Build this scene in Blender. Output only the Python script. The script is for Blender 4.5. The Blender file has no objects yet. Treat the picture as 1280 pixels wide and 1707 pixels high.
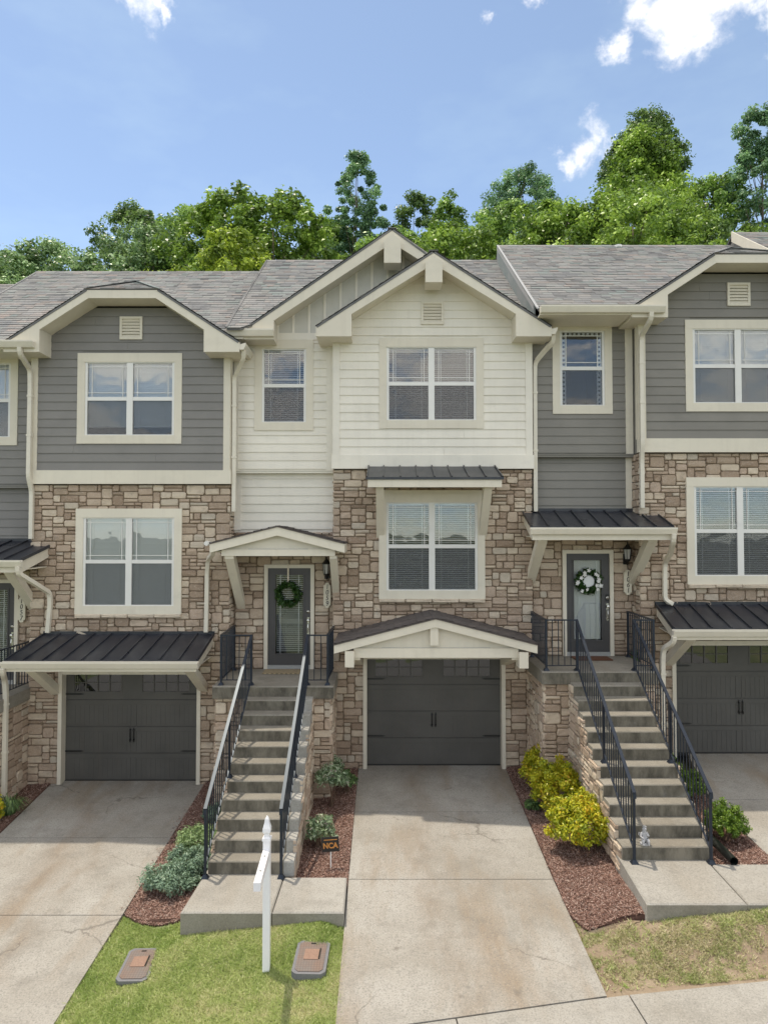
import bpy, math, random
import numpy as np
from mathutils import Vector, Matrix
random.seed(7)
rng = np.random.default_rng(7)
SC = bpy.context.scene
COL = SC.collection
R = math.radians

# ------------------------------------------------------------------ camera, sky, sun, exposure
cam_d = bpy.data.cameras.new('camera')
cam = bpy.data.objects.new('camera', cam_d)
COL.objects.link(cam)
cam.location = (0, 0, 4.58)
cam.rotation_euler = (R(91.75), 0, 0)
cam_d.sensor_fit = 'VERTICAL'
cam_d.sensor_height = 36.0
cam_d.lens = 36.0 * 1185 / 1707
cam_d.clip_end = 2000
SC.camera = cam

FILL_COVER = 0.44                            # lower: more of the added fill cloud
SUN_EL, SUN_AZ = 73.7, -50.8            # azimuth from +Y, clockwise seen from above
SKY_STRENGTH, SUN_STRENGTH, EXPOSURE = 0.15, 2.0, 0.84
world = bpy.data.worlds.new('World')
SC.world = world
world.use_nodes = True


class NT:
    """small node helper"""
    def __init__(s, tree):
        s.t = tree; s.n = tree.nodes; s.l = tree.links
    def node(s, typ, **kw):
        n = s.n.new(typ)
        for k, v in kw.items():
            if k.startswith('_'):
                setattr(n, k[1:], v)
        return n
    def val(s, sock, v):
        if hasattr(v, 'is_output') or isinstance(v, bpy.types.NodeSocket):
            s.l.new(v, sock)
        else:
            sock.default_value = v
    def math(s, op, a, b=0.0, c=0.0, clamp=False):
        n = s.n.new('ShaderNodeMath'); n.operation = op; n.use_clamp = clamp
        s.val(n.inputs[0], a); s.val(n.inputs[1], b); s.val(n.inputs[2], c)
        return n.outputs[0]
    def vmath(s, op, a, b=None, out=0):
        n = s.n.new('ShaderNodeVectorMath'); n.operation = op
        s.val(n.inputs[0], a)
        if b is not None:
            s.val(n.inputs[1], b)
        return n.outputs[out]
    def mapping(s, v, scale=(1, 1, 1), loc=(0, 0, 0), rot=(0, 0, 0)):
        n = s.n.new('ShaderNodeMapping')
        s.l.new(v, n.inputs['Vector'])
        n.inputs['Scale'].default_value = scale; n.inputs['Location'].default_value = loc
        n.inputs['Rotation'].default_value = rot
        return n.outputs[0]
    def noise(s, v, scale, detail=4, rough=0.55, out='Fac', dist=0.0):
        n = s.n.new('ShaderNodeTexNoise')
        if v is not None:
            s.l.new(v, n.inputs['Vector'])
        n.inputs['Scale'].default_value = scale; n.inputs['Detail'].default_value = detail
        n.inputs['Roughness'].default_value = rough; n.inputs['Distortion'].default_value = dist
        return n.outputs[out]
    def ramp(s, fac, stops, interp='LINEAR'):
        n = s.n.new('ShaderNodeValToRGB')
        s.val(n.inputs[0], fac)
        cr = n.color_ramp; cr.interpolation = interp
        while len(cr.elements) < len(stops):
            cr.elements.new(0.5)
        for e, (p, c) in zip(cr.elements, stops):
            e.position = p
            e.color = (c, c, c, 1) if isinstance(c, (int, float)) else (*c, 1)
        return n.outputs[0]
    def mix(s, fac, a, b, blend='MIX'):
        n = s.n.new('ShaderNodeMix'); n.data_type = 'RGBA'; n.blend_type = blend
        s.val(n.inputs[0], fac)
        for k, v in ((6, a), (7, b)):
            if isinstance(v, (tuple, list)):
                v = (*v[:3], 1)
            s.val(n.inputs[k], v)
        return n.outputs[2]
    def attr(s, name, out='Fac'):
        n = s.n.new('ShaderNodeAttribute'); n.attribute_name = name
        return n.outputs[out]
    def pos(s):
        return s.n.new('ShaderNodeNewGeometry').outputs['Position']
    def objco(s):
        return s.n.new('ShaderNodeTexCoord').outputs['Object']
    def objrand(s):
        return s.n.new('ShaderNodeObjectInfo').outputs['Random']


w = NT(world.node_tree)
for n in list(w.n):
    w.n.remove(n)
sky = w.n.new('ShaderNodeTexSky')
sky.sky_type = 'NISHITA'
sky.sun_disc = False
sky.sun_elevation = R(SUN_EL); sky.sun_rotation = R(SUN_AZ)
sky.air_density = 0.62; sky.dust_density = 0.2; sky.ozone_density = 0.5; sky.altitude = 200
gen = w.n.new('ShaderNodeTexCoord').outputs['Generated']
dirn = w.vmath('NORMALIZE', gen)


def ray(x, y):
    """unit direction of a compass bearing (right of +Y, radians) and an elevation"""
    return (math.sin(x) * math.cos(y), math.cos(x) * math.cos(y), math.sin(y))


# fair-weather clouds: (bearing deg, elevation deg, radius deg)
# those over the houses, seen in the photograph
CL_FRONT = [(-20.1, 36.3, 1.95), (-18.6, 36.4, 2.4), (-17.3, 36.1, 1.54), (-17.0, 35.3, 1.0), (20.1, 35.3, 2.41), (22.1, 35.1, 3.0), (24.2, 34.4, 3.4), (26.0, 34.6, 2.3),
            (23.7, 33.4, 1.75), (18.6, 33.1, 1.6), (28.7, 32.7, 1.5), (28.0, 34.5, 2.0), (15.6, 27.7, 2.4), (16.7, 28.4, 2.7), (17.8, 28.0, 2.0), (14.4, 27.4, 1.6), (8.3, 36.5, 1.0), (12.3, 37.1, 1.0)]
CLOUDS = CL_FRONT + [
]
warp = w.vmath('ADD', w.vmath('MULTIPLY', w.vmath('SUBTRACT', w.noise(dirn, 14, 5, 0.6, out='Color'), (0.5, 0.5, 0.5)), (0.11, 0.11, 0.09)), dirn)
dens = None
for b, e, r in CLOUDS:
    d = w.vmath('DISTANCE', warp, ray(R(b), R(e)), out=1)
    k = w.math('SUBTRACT', 1.0, w.math('DIVIDE', d, R(r * 1.0)), clamp=True)
    dens = k if dens is None else w.math('MAXIMUM', dens, k)
puff = w.noise(w.mapping(dirn, (1, 1, 1.3)), 17, 9, 0.64, dist=0.35)
puff2 = w.noise(w.mapping(dirn, (1, 1, 1.7), (3, 1, 2)), 8, 4, 0.55)
nz = w.math('ADD', w.math('MULTIPLY', w.math('SUBTRACT', puff, 0.5), 2.6), w.math('MULTIPLY', w.math('SUBTRACT', puff2, 0.5), 1.5))
cl = w.math('ADD', w.math('MULTIPLY', dens, 1.6), nz)
mr = w.n.new('ShaderNodeMapRange'); mr.interpolation_type = 'SMOOTHSTEP'
w.l.new(cl, mr.inputs[0]); mr.inputs[1].default_value = 0.40; mr.inputs[2].default_value = 2.0
cfac = w.math('MULTIPLY', mr.outputs[0], w.math('MULTIPLY', dens, 5.0, clamp=True), clamp=True)
shade = w.ramp(puff2, [(0.35, (5.4, 5.4, 5.5)), (0.62, (6.6, 6.5, 6.4))])
veil = w.noise(w.mapping(dirn, (1, 1, 2.5)), 3.0, 5, 0.6)
veilf = w.math('ADD', 0.08, w.math('MULTIPLY', w.math('SUBTRACT', veil, 0.42, clamp=True), 0.40))
skyc = w.mix(veilf, sky.outputs[0], (3.9, 5.1, 5.0))
# unseen cumulus added outside the view to fill the shade, open behind the roofs
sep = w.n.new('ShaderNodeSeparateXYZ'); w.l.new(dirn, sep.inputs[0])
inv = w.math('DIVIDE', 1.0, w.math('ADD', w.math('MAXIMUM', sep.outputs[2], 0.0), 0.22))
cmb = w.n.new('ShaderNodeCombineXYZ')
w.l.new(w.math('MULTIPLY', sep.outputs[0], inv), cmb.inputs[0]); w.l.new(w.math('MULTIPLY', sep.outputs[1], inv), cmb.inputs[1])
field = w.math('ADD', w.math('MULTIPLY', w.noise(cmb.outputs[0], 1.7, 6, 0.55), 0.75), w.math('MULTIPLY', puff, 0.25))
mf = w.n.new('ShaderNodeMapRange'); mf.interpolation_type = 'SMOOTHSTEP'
w.l.new(field, mf.inputs[0]); mf.inputs[1].default_value = FILL_COVER; mf.inputs[2].default_value = FILL_COVER + 0.10
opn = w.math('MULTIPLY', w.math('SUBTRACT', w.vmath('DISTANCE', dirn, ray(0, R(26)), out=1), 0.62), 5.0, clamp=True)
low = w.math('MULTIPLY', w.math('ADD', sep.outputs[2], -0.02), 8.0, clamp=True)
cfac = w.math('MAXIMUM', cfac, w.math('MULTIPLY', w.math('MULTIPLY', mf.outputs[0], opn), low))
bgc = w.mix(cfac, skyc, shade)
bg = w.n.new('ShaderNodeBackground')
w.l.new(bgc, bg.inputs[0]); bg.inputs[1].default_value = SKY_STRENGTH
wo = w.n.new('ShaderNodeOutputWorld')
w.l.new(bg.outputs[0], wo.inputs[0])

sun_d = bpy.data.lights.new('sun', 'SUN')
sun = bpy.data.objects.new('sun', sun_d)
COL.objects.link(sun)
sun_d.energy = SUN_STRENGTH; sun_d.angle = R(0.53); sun_d.color = (1.0, 0.93, 0.82)
sd = Vector((math.sin(R(SUN_AZ)) * math.cos(R(SUN_EL)), math.cos(R(SUN_AZ)) * math.cos(R(SUN_EL)), math.sin(R(SUN_EL))))
sun.rotation_euler = sd.to_track_quat('Z', 'Y').to_euler()
sun.location = sd * 60

vs = SC.view_settings
vs.view_transform = 'Standard'; vs.look = 'None'; vs.gamma = 1.0; vs.exposure = EXPOSURE
vs.use_curve_mapping = False
vs.use_white_balance = True
vs.white_balance_temperature = 6950
SC.cycles.max_bounces = 10; SC.cycles.diffuse_bounces = 5; SC.cycles.transparent_max_bounces = 16
SC.cycles.use_denoising = True

# ------------------------------------------------------------------ materials
MATS = {}


def new_mat(name):
    m = bpy.data.materials.new(name); m.use_nodes = True
    t = NT(m.node_tree)
    b = t.n['Principled BSDF']
    MATS[name] = m
    return m, t, b


def bump(t, b, h, strength=0.3, dist=0.01):
    n = t.n.new('ShaderNodeBump'); n.inputs['Strength'].default_value = strength; n.inputs['Distance'].default_value = dist
    t.l.new(h, n.inputs['Height']); t.l.new(n.outputs[0], b.inputs['Normal'])


def paint(name, col, rough=0.55, var=0.10, grime=0.25, grime_col=(0.25, 0.2, 0.13), grain=True):
    """house paint: slow tone drift, faint vertical run-off dirt, wood grain relief"""
    m, t, b = new_mat(name)
    p = t.pos()
    big = t.noise(p, 1.3, 4)
    streak = t.noise(t.mapping(p, (9, 9, 0.5)), 1.0, 5, 0.6)
    c = t.mix(t.ramp(big, [(0.3, 0.0), (0.7, 1.0)]), tuple(v * (1 - var) for v in col), tuple(min(1, v * (1 + var * 0.6)) for v in col))
    c = t.mix(t.math('MULTIPLY', t.math('SUBTRACT', streak, 0.5, clamp=True), grime * 2.2), c, grime_col)
    rnd = t.objrand()
    c = t.mix(t.math('MULTIPLY', rnd, 0.13), c, tuple(v * 0.55 for v in col))
    dirt = t.noise(t.mapping(p, (2.2, 2.2, 3.5)), 1.0, 7, 0.7)
    c = t.mix(t.math('MULTIPLY', t.math('SUBTRACT', dirt, 0.52, clamp=True), 1.1), c, tuple(v * 0.62 for v in col))
    t.l.new(c, b.inputs['Base Color'])
    b.inputs['Roughness'].default_value = rough
    if grain:
        g = t.noise(t.mapping(p, (3, 40, 90)), 1.0, 3)
        bump(t, b, g, 0.18, 0.004)
    return m


M_CREAM = paint('cream_trim_paint', (0.745, 0.69, 0.575), 0.5, 0.06, 0.16)
M_WSIDE = paint('ivory_siding_paint', (0.83, 0.785, 0.69), 0.55, 0.06, 0.14)
M_GSIDE = paint('grey_siding_paint', (0.235, 0.225, 0.212), 0.6, 0.10, 0.10, (0.2, 0.19, 0.17))
M_GSIDE2 = paint('taupe_grey_siding_paint', (0.235, 0.222, 0.198), 0.6, 0.10, 0.10, (0.2, 0.19, 0.17))
M_GARAGE = paint('charcoal_garage_paint', (0.088, 0.084, 0.077), 0.5, 0.20, 0.35, (0.12, 0.1, 0.08), grain=True)
M_DOOR = paint('slate_door_paint', (0.066, 0.062, 0.064), 0.4, 0.05, 0.05)
M_VINYL = paint('white_vinyl', (0.80, 0.79, 0.76), 0.35, 0.03, 0.08, grain=False)
M_WHITE = paint('white_post_vinyl', (0.83, 0.83, 0.85), 0.35, 0.03, 0.06, grain=False)
M_PANEL = paint('shade_greyed_panel', (0.60, 0.585, 0.53), 0.6, 0.05, 0.12)  # greyer than the battens: the panel's slight shade put into its colour
M_GUTTER = paint('cream_gutter_metal', (0.745, 0.695, 0.59), 0.35, 0.05, 0.18, grain=False)


def simple(name, col, rough=0.5, metal=0.0, nscale=40, namp=0.25, bstr=0.0):
    m, t, b = new_mat(name)
    p = t.pos()
    n = t.noise(p, nscale, 4)
    c = t.mix(n, tuple(v * (1 - namp) for v in col), tuple(min(1, v * (1 + namp)) for v in col))
    t.l.new(c, b.inputs['Base Color'])
    b.inputs['Roughness'].default_value = rough; b.inputs['Metallic'].default_value = metal
    if bstr:
        bump(t, b, n, bstr, 0.01)
    return m


M_IRON = simple('black_iron', (0.018, 0.021, 0.030), 0.40, 0.0, 30, 0.3)
M_IRON.node_tree.nodes['Principled BSDF'].inputs['Specular IOR Level'].default_value = 0.45
M_IRON.node_tree.nodes['Principled BSDF'].inputs['Specular Tint'].default_value = (0.72, 0.86, 1.0, 1)
M_BLACK = simple('black_hardware', (0.012, 0.012, 0.012), 0.4)
M_NICKEL = simple('satin_nickel', (0.62, 0.60, 0.56), 0.25, 1.0)
M_DARK = simple('dim_room', (0.06, 0.058, 0.055), 0.9)
M_BLIND = simple('white_blind', (0.86, 0.87, 0.88), 0.6, 0, 3, 0.05)
M_RIBBON = simple('cream_ribbon', (0.7, 0.62, 0.5), 0.7)
M_STATUE = simple('grey_cast_stone', (0.42, 0.42, 0.43), 0.9, 0, 60, 0.35, 0.4)
M_PLASTIC = simple('black_corrugated_plastic', (0.012, 0.016, 0.014), 0.35)
M_RUBBER = simple('grey_lid_rim', (0.17, 0.17, 0.18), 0.7, 0, 60, 0.3, 0.3)
M_BARK = simple('bark', (0.16, 0.13, 0.10), 0.9, 0, 20, 0.5, 0.6)
M_TWIG = simple('shrub_stems', (0.14, 0.09, 0.06), 0.9, 0, 30, 0.4)
M_LEAD = simple('flashing_metal', (0.38, 0.38, 0.37), 0.5, 0.2)
M_ORANGE = simple('orange_print', (0.50, 0.21, 0.05), 0.6)
M_SIGNBLK = simple('black_sign_board', (0.015, 0.014, 0.013), 0.5)
M_ROCK = simple('white_rock', (0.6, 0.59, 0.57), 0.9, 0, 30, 0.3, 0.5)
M_LAMPGLASS = simple('frosted_lamp_glass', (0.5, 0.5, 0.48), 0.2)
M_PLAQUE = simple('cream_plaque', (0.70, 0.65, 0.53), 0.6, 0, 20, 0.12)
M_PETAL = simple('white_petals', (0.8, 0.8, 0.78), 0.7)
M_MAT = None


def glass_mat(name, tint, refl):
    m, t, b = new_mat(name)
    t.n.remove(b)
    tr = t.n.new('ShaderNodeBsdfTransparent'); tr.inputs[0].default_value = (*tint, 1)
    gl = t.n.new('ShaderNodeBsdfGlossy'); gl.inputs['Roughness'].default_value = 0.015
    wv = t.noise(t.mapping(t.pos(), (1, 1, 1)), 1.6, 2)
    bp = t.n.new('ShaderNodeBump'); bp.inputs['Strength'].default_value = 0.22; bp.inputs['Distance'].default_value = 0.02
    t.l.new(wv, bp.inputs['Height']); t.l.new(bp.outputs[0], gl.inputs['Normal'])
    fr = t.n.new('ShaderNodeFresnel'); fr.inputs[0].default_value = 1.5
    fac = t.math('ADD', t.math('MULTIPLY', fr.outputs[0], 1.2), refl, clamp=True)
    mx = t.n.new('ShaderNodeMixShader')
    t.l.new(fac, mx.inputs[0]); t.l.new(tr.outputs[0], mx.inputs[1]); t.l.new(gl.outputs[0], mx.inputs[2])
    t.l.new(mx.outputs[0], t.n['Material Output'].inputs[0])
    return m


M_GLASS = glass_mat('window_glass', (0.96, 0.97, 0.97), 0.05)
M_GLASSD = glass_mat('dark_garage_glass', (0.16, 0.16, 0.16), 0.16)


def screen_mat():
    m, t, b = new_mat('insect_screen')
    t.n.remove(b)
    tr = t.n.new('ShaderNodeBsdfTransparent'); tr.inputs[0].default_value = (0.95, 0.95, 0.95, 1)
    df = t.n.new('ShaderNodeBsdfDiffuse'); df.inputs[0].default_value = (0.19, 0.20, 0.22, 1)
    mx = t.n.new('ShaderNodeMixShader'); mx.inputs[0].default_value = 0.20
    t.l.new(tr.outputs[0], mx.inputs[1]); t.l.new(df.outputs[0], mx.inputs[2])
    t.l.new(mx.outputs[0], t.n['Material Output'].inputs[0])
    return m


M_SCREEN = screen_mat()


STONE_WARM = 0.91


def stone_mat():
    m, t, b = new_mat('ledge_stone')
    p = t.pos()
    tone = t.attr('tone')
    c = t.ramp(tone, [(0.0, (0.30, 0.225, 0.17)), (0.15, (0.38, 0.295, 0.23)), (0.38, (0.455, 0.365, 0.29)), (0.55, (0.48, 0.38, 0.31)),
                      (0.72, (0.55, 0.465, 0.375)), (0.86, (0.63, 0.55, 0.455)), (1.0, (0.48, 0.435, 0.375))])
    c = t.mix(1.0, c, (1.0, 0.965, STONE_WARM), 'MULTIPLY')
    n1 = t.noise(p, 7, 5, 0.65)
    n2 = t.noise(p, 38, 4, 0.6)
    c = t.mix(t.math('MULTIPLY', t.math('SUBTRACT', n1, 0.48, clamp=True), 1.5), c, (0.21, 0.155, 0.118))
    c = t.mix(t.math('MULTIPLY', t.math('SUBTRACT', n2, 0.5, clamp=True), 1.6), c, (0.66, 0.58, 0.50))
    t.l.new(c, b.inputs['Base Color'])
    b.inputs['Roughness'].default_value = 0.92
    h = t.math('ADD', t.math('MULTIPLY', t.noise(p, 22, 6, 0.65), 1.0), t.math('MULTIPLY', n2, 0.5))
    bump(t, b, h, 0.7, 0.018)
    return m


M_STONE = stone_mat()


def mortar_mat():
    m, t, b = new_mat('brown_mortar')
    p = t.pos()
    n = t.noise(p, 14, 5)
    t.l.new(t.mix(n, (0.17, 0.125, 0.083), (0.28, 0.215, 0.152)), b.inputs['Base Color'])
    b.inputs['Roughness'].default_value = 0.95
    bump(t, b, t.noise(p, 90, 3), 0.5, 0.006)
    return m


M_MORTAR = mortar_mat()


def concrete_mat(name, base, dark, warm, stain=0.6, speck=0.5, tracks=False):
    m, t, b = new_mat(name)
    p = t.pos()
    a = t.noise(p, 0.55, 6, 0.62)
    c = t.mix(t.ramp(a, [(0.38, 0.0), (0.66, 1.0)]), base, dark)
    a2 = t.noise(t.mapping(p, (1.4, 0.33, 1), (4, 2, 0)), 1.0, 5, 0.6)
    c = t.mix(t.math('MULTIPLY', t.ramp(a2, [(0.52, 0.0), (0.72, 1.0)]), stain), c, warm)
    if tracks:
        # a drip and rust stain down the middle of each drive, broken up
        sx = t.n.new('ShaderNodeSeparateXYZ'); t.l.new(p, sx.inputs[0])
        wob = t.math('MULTIPLY', t.math('SUBTRACT', t.noise(t.mapping(p, (0.2, 0.7, 1)), 1.0, 4), 0.5), 1.3)
        near = None
        for x0, wd in ((0.72, 0.62), (-5.15, 0.75), (-4.6, 0.4), (6.9, 0.6)):
            k = t.math('SUBTRACT', 1.0, t.math('DIVIDE', t.math('ABSOLUTE', t.math('ADD', t.math('SUBTRACT', sx.outputs[0], x0), wob)), wd), clamp=True)
            near = k if near is None else t.math('MAXIMUM', near, k)
        st = t.math('MULTIPLY', t.math('MULTIPLY', near, near), t.ramp(t.noise(t.mapping(p, (2.2, 0.8, 1), (3, 7, 0)), 1.0, 6, 0.65), [(0.36, 0.0), (0.62, 1.0)]))
        c = t.mix(t.math('MULTIPLY', st, 0.62), c, (0.21, 0.155, 0.105))
        vo = t.n.new('ShaderNodeTexVoronoi'); vo.feature = 'DISTANCE_TO_EDGE'; vo.inputs['Scale'].default_value = 0.42
        t.l.new(t.vmath('ADD', p, t.vmath('MULTIPLY', t.noise(p, 2.4, 5, 0.6, out='Color'), (0.5, 0.5, 0.0))), vo.inputs['Vector'])
        crack = t.math('MULTIPLY', t.ramp(vo.outputs['Distance'], [(0.0, 1.0), (0.007, 0.0)]), t.ramp(t.noise(t.mapping(p, (1, 1, 1), (2, 9, 0)), 0.7, 3), [(0.50, 0.0), (0.58, 1.0)]))
        c = t.mix(t.math('MULTIPLY', crack, 0.7), c, (0.10, 0.085, 0.07))
        spot = t.noise(t.mapping(p, (1, 1, 1), (1, 8, 0)), 3.1, 3, 0.5)
        c = t.mix(t.ramp(spot, [(0.70, 0.0), (0.76, 0.55)]), c, (0.12, 0.10, 0.08))
    a3 = t.noise(t.mapping(p, (1, 1, 1), (9, 5, 0)), 2.6, 6, 0.7)
    c = t.mix(t.math('MULTIPLY', t.ramp(a3, [(0.5, 0.0), (0.75, 1.0)]), 0.55), c, tuple(v * 0.62 for v in dark))
    sp = t.noise(p, 48, 5, 0.72)
    c = t.mix(t.math('MULTIPLY', t.ramp(sp, [(0.50, 0.0), (0.68, 1.0)]), speck), c, tuple(v * 0.45 for v in base))
    c = t.mix(t.math('MULTIPLY', t.ramp(sp, [(0.32, 1.0), (0.44, 0.0)]), 0.35), c, tuple(min(1, v * 1.4) for v in base))
    t.l.new(c, b.inputs['Base Color'])
    b.inputs['Roughness'].default_value = 0.93
    bump(t, b, t.math('ADD', sp, t.noise(p, 200, 2)), 0.4, 0.006)
    return m


M_DRIVE = concrete_mat('driveway_concrete', (0.375, 0.358, 0.325), (0.275, 0.252, 0.215), (0.255, 0.195, 0.135), 0.85, 0.9, True)
M_WALK = concrete_mat('walk_concrete', (0.375, 0.36, 0.328), (0.29, 0.272, 0.238), (0.28, 0.24, 0.185), 0.4, 0.8)
M_STEP = concrete_mat('step_concrete', (0.31, 0.288, 0.245), (0.20, 0.183, 0.15), (0.17, 0.14, 0.10), 0.5, 0.5)


M_PALE = concrete_mat('limewashed_cheek', (0.43, 0.43, 0.41), (0.26, 0.25, 0.225), (0.30, 0.27, 0.22), 0.4, 0.5)


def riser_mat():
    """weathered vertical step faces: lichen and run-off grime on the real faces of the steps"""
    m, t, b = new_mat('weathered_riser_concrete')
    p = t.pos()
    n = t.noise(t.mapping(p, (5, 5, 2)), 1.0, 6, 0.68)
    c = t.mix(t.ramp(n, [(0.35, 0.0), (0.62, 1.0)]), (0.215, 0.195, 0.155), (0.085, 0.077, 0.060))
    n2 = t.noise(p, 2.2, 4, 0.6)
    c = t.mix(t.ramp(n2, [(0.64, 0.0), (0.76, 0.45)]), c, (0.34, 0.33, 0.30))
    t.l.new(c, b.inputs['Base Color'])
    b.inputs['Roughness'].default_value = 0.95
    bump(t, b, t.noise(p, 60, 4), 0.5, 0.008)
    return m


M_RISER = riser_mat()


def shingle_mat(name, ramp):
    m, t, b = new_mat(name)
    p = t.pos()
    c = t.ramp(t.attr('tone'), ramp)
    blot = t.noise(t.mapping(p, (0.9, 0.35, 0.35)), 1.0, 4, 0.6)
    blot = t.noise(t.mapping(p, (0.9, 0.9, 0.9), (0, 0, 0), (0, 0, 0.7)), 1.1, 5, 0.65)
    c = t.mix(t.math('MULTIPLY', t.ramp(blot, [(0.42, 0.0), (0.66, 1.0)]), 0.55), c, tuple(v * 1.35 for v in ramp[2][1]))
    g = t.noise(p, 130, 3, 0.7)
    c = t.mix(t.math('MULTIPLY', g, 0.4), c, (0.09, 0.085, 0.08))
    t.l.new(c, b.inputs['Base Color'])
    b.inputs['Roughness'].default_value = 0.95
    bump(t, b, g, 0.5, 0.008)
    return m


M_SHINGLE = shingle_mat('weathered_shingles', [(0.0, (0.095, 0.097, 0.10)), (0.25, (0.18, 0.19, 0.20)), (0.5, (0.25, 0.245, 0.24)), (0.70, (0.20, 0.245, 0.24)), (0.86, (0.30, 0.25, 0.23)), (1.0, (0.12, 0.125, 0.13))])
M_SHINGLED = shingle_mat('dark_brown_shingles', [(0.0, (0.075, 0.062, 0.058)), (0.3, (0.11, 0.09, 0.085)), (0.5, (0.095, 0.082, 0.078)), (0.75, (0.13, 0.105, 0.095)), (1.0, (0.085, 0.075, 0.072))])


def seam_metal():
    m, t, b = new_mat('black_standing_seam_metal')
    p = t.pos()
    n = t.noise(p, 1.8, 5, 0.6)
    n2 = t.noise(p, 120, 2)
    c = t.mix(t.ramp(n, [(0.35, 0.0), (0.75, 1.0)]), (0.018, 0.021, 0.031), (0.038, 0.041, 0.050))
    c = t.mix(t.math('MULTIPLY', t.ramp(n2, [(0.62, 0.0), (0.75, 1.0)]), 0.25), c, (0.16, 0.15, 0.13))
    dust = t.noise(t.mapping(p, (3.5, 1.2, 1.2), (5, 1, 0)), 1.0, 7, 0.7)
    c = t.mix(t.ramp(dust, [(0.48, 0.0), (0.75, 0.5)]), c, (0.10, 0.10, 0.102))
    t.l.new(c, b.inputs['Base Color'])
    t.l.new(t.ramp(n, [(0.3, 0.26), (0.7, 0.42)]), b.inputs['Roughness'])
    bump(t, b, t.noise(t.mapping(p, (2.2, 0.8, 0.8)), 1.0, 2), 0.1, 0.02)
    return m


M_SEAM = seam_metal()


def leaf_mat(name, stops, trans=0.35):
    m, t, b = new_mat(name)
    tone = t.attr('tone')
    c = t.ramp(tone, stops)
    t.l.new(c, b.inputs['Base Color'])
    b.inputs['Roughness'].default_value = 0.42
    b.inputs['Specular IOR Level'].default_value = 0.45
    tl = t.n.new('ShaderNodeBsdfTranslucent')
    t.l.new(t.mix(0.5, c, (0.16, 0.24, 0.03), 'MIX'), tl.inputs[0])
    mx = t.n.new('ShaderNodeMixShader'); mx.inputs[0].default_value = trans
    t.l.new(b.outputs[0], mx.inputs[1]); t.l.new(tl.outputs[0], mx.inputs[2])
    t.l.new(mx.outputs[0], t.n['Material Output'].inputs[0])
    return m


L_BRIGHT = leaf_mat('bright_green_leaves', [(0, (0.090, 0.158, 0.038)), (0.5, (0.212, 0.360, 0.069)), (1, (0.561, 0.768, 0.152))])
L_MID = leaf_mat('mid_green_leaves', [(0, (0.082, 0.158, 0.049)), (0.5, (0.190, 0.340, 0.088)), (1, (0.549, 0.786, 0.206))])
L_GREY = leaf_mat('grey_green_leaves', [(0, (0.093, 0.170, 0.086)), (0.5, (0.219, 0.358, 0.167)), (1, (0.684, 0.912, 0.500))])
L_DARK = leaf_mat('dark_green_leaves', [(0, (0.049, 0.101, 0.044)), (0.5, (0.116, 0.213, 0.082)), (1, (0.351, 0.515, 0.184))])
L_YELLOW = leaf_mat('yellow_green_leaves', [(0, (0.123, 0.194, 0.035)), (0.5, (0.265, 0.379, 0.054)), (1, (0.661, 0.790, 0.111))])
L_BLUE = leaf_mat('blue_green_leaves', [(0, (0.083, 0.174, 0.117)), (0.5, (0.191, 0.351, 0.205)), (1, (0.482, 0.747, 0.396))])
L_GOLD = leaf_mat('golden_shrub_leaves', [(0, (0.22, 0.30, 0.025)), (0.4, (0.50, 0.52, 0.03)), (0.8, (0.72, 0.62, 0.045)), (1, (0.72, 0.42, 0.03))], 0.35)
L_BOX = leaf_mat('boxwood_leaves', [(0, (0.063, 0.126, 0.017)), (0.5, (0.126, 0.231, 0.025)), (1, (0.238, 0.350, 0.042))], 0.25)
L_JUN = leaf_mat('juniper_sprays', [(0, (0.101, 0.168, 0.109)), (0.5, (0.218, 0.336, 0.235)), (1, (0.370, 0.504, 0.353))], 0.2)
L_JUN2 = leaf_mat('pale_juniper_sprays', [(0, (0.125, 0.203, 0.078)), (0.5, (0.265, 0.390, 0.172)), (1, (0.437, 0.577, 0.281))], 0.2)
L_NAND = leaf_mat('silvery_shrub_leaves', [(0, (0.093, 0.168, 0.075)), (0.5, (0.282, 0.395, 0.225)), (0.85, (0.562, 0.657, 0.468)), (1, (0.488, 0.338, 0.355))], 0.3)
L_WREATH = leaf_mat('wreath_leaves', [(0, (0.012, 0.04, 0.010)), (0.6, (0.03, 0.085, 0.016)), (1, (0.07, 0.15, 0.03))], 0.15)
L_GRASS = leaf_mat('grass_blades', [(0, (0.24, 0.34, 0.08)), (0.4, (0.44, 0.53, 0.17)), (0.75, (0.54, 0.58, 0.25)), (1, (0.68, 0.62, 0.36))], 0.35)
L_DRY = leaf_mat('dry_grass_blades', [(0, (0.20, 0.27, 0.07)), (0.4, (0.38, 0.42, 0.16)), (0.7, (0.56, 0.50, 0.29)), (1, (0.66, 0.57, 0.38))], 0.25)
L_MULCH = None


def mulch_mat(name, chips):
    m, t, b = new_mat(name)
    p = t.pos()
    if chips:
        c = t.ramp(t.attr('tone'), [(0, (0.11, 0.052, 0.038)), (0.35, (0.23, 0.125, 0.095)), (0.7, (0.36, 0.225, 0.18)), (1, (0.52, 0.40, 0.34))])
    else:
        c = t.mix(t.noise(p, 30, 4), (0.08, 0.04, 0.03), (0.19, 0.105, 0.08))
        bump(t, b, t.noise(p, 50, 4), 0.9, 0.03)
    t.l.new(c, b.inputs['Base Color']); b.inputs['Roughness'].default_value = 0.95
    return m


M_CHIP = mulch_mat('mulch_chip', True)
M_MULCH = mulch_mat('mulch_bed', False)


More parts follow.
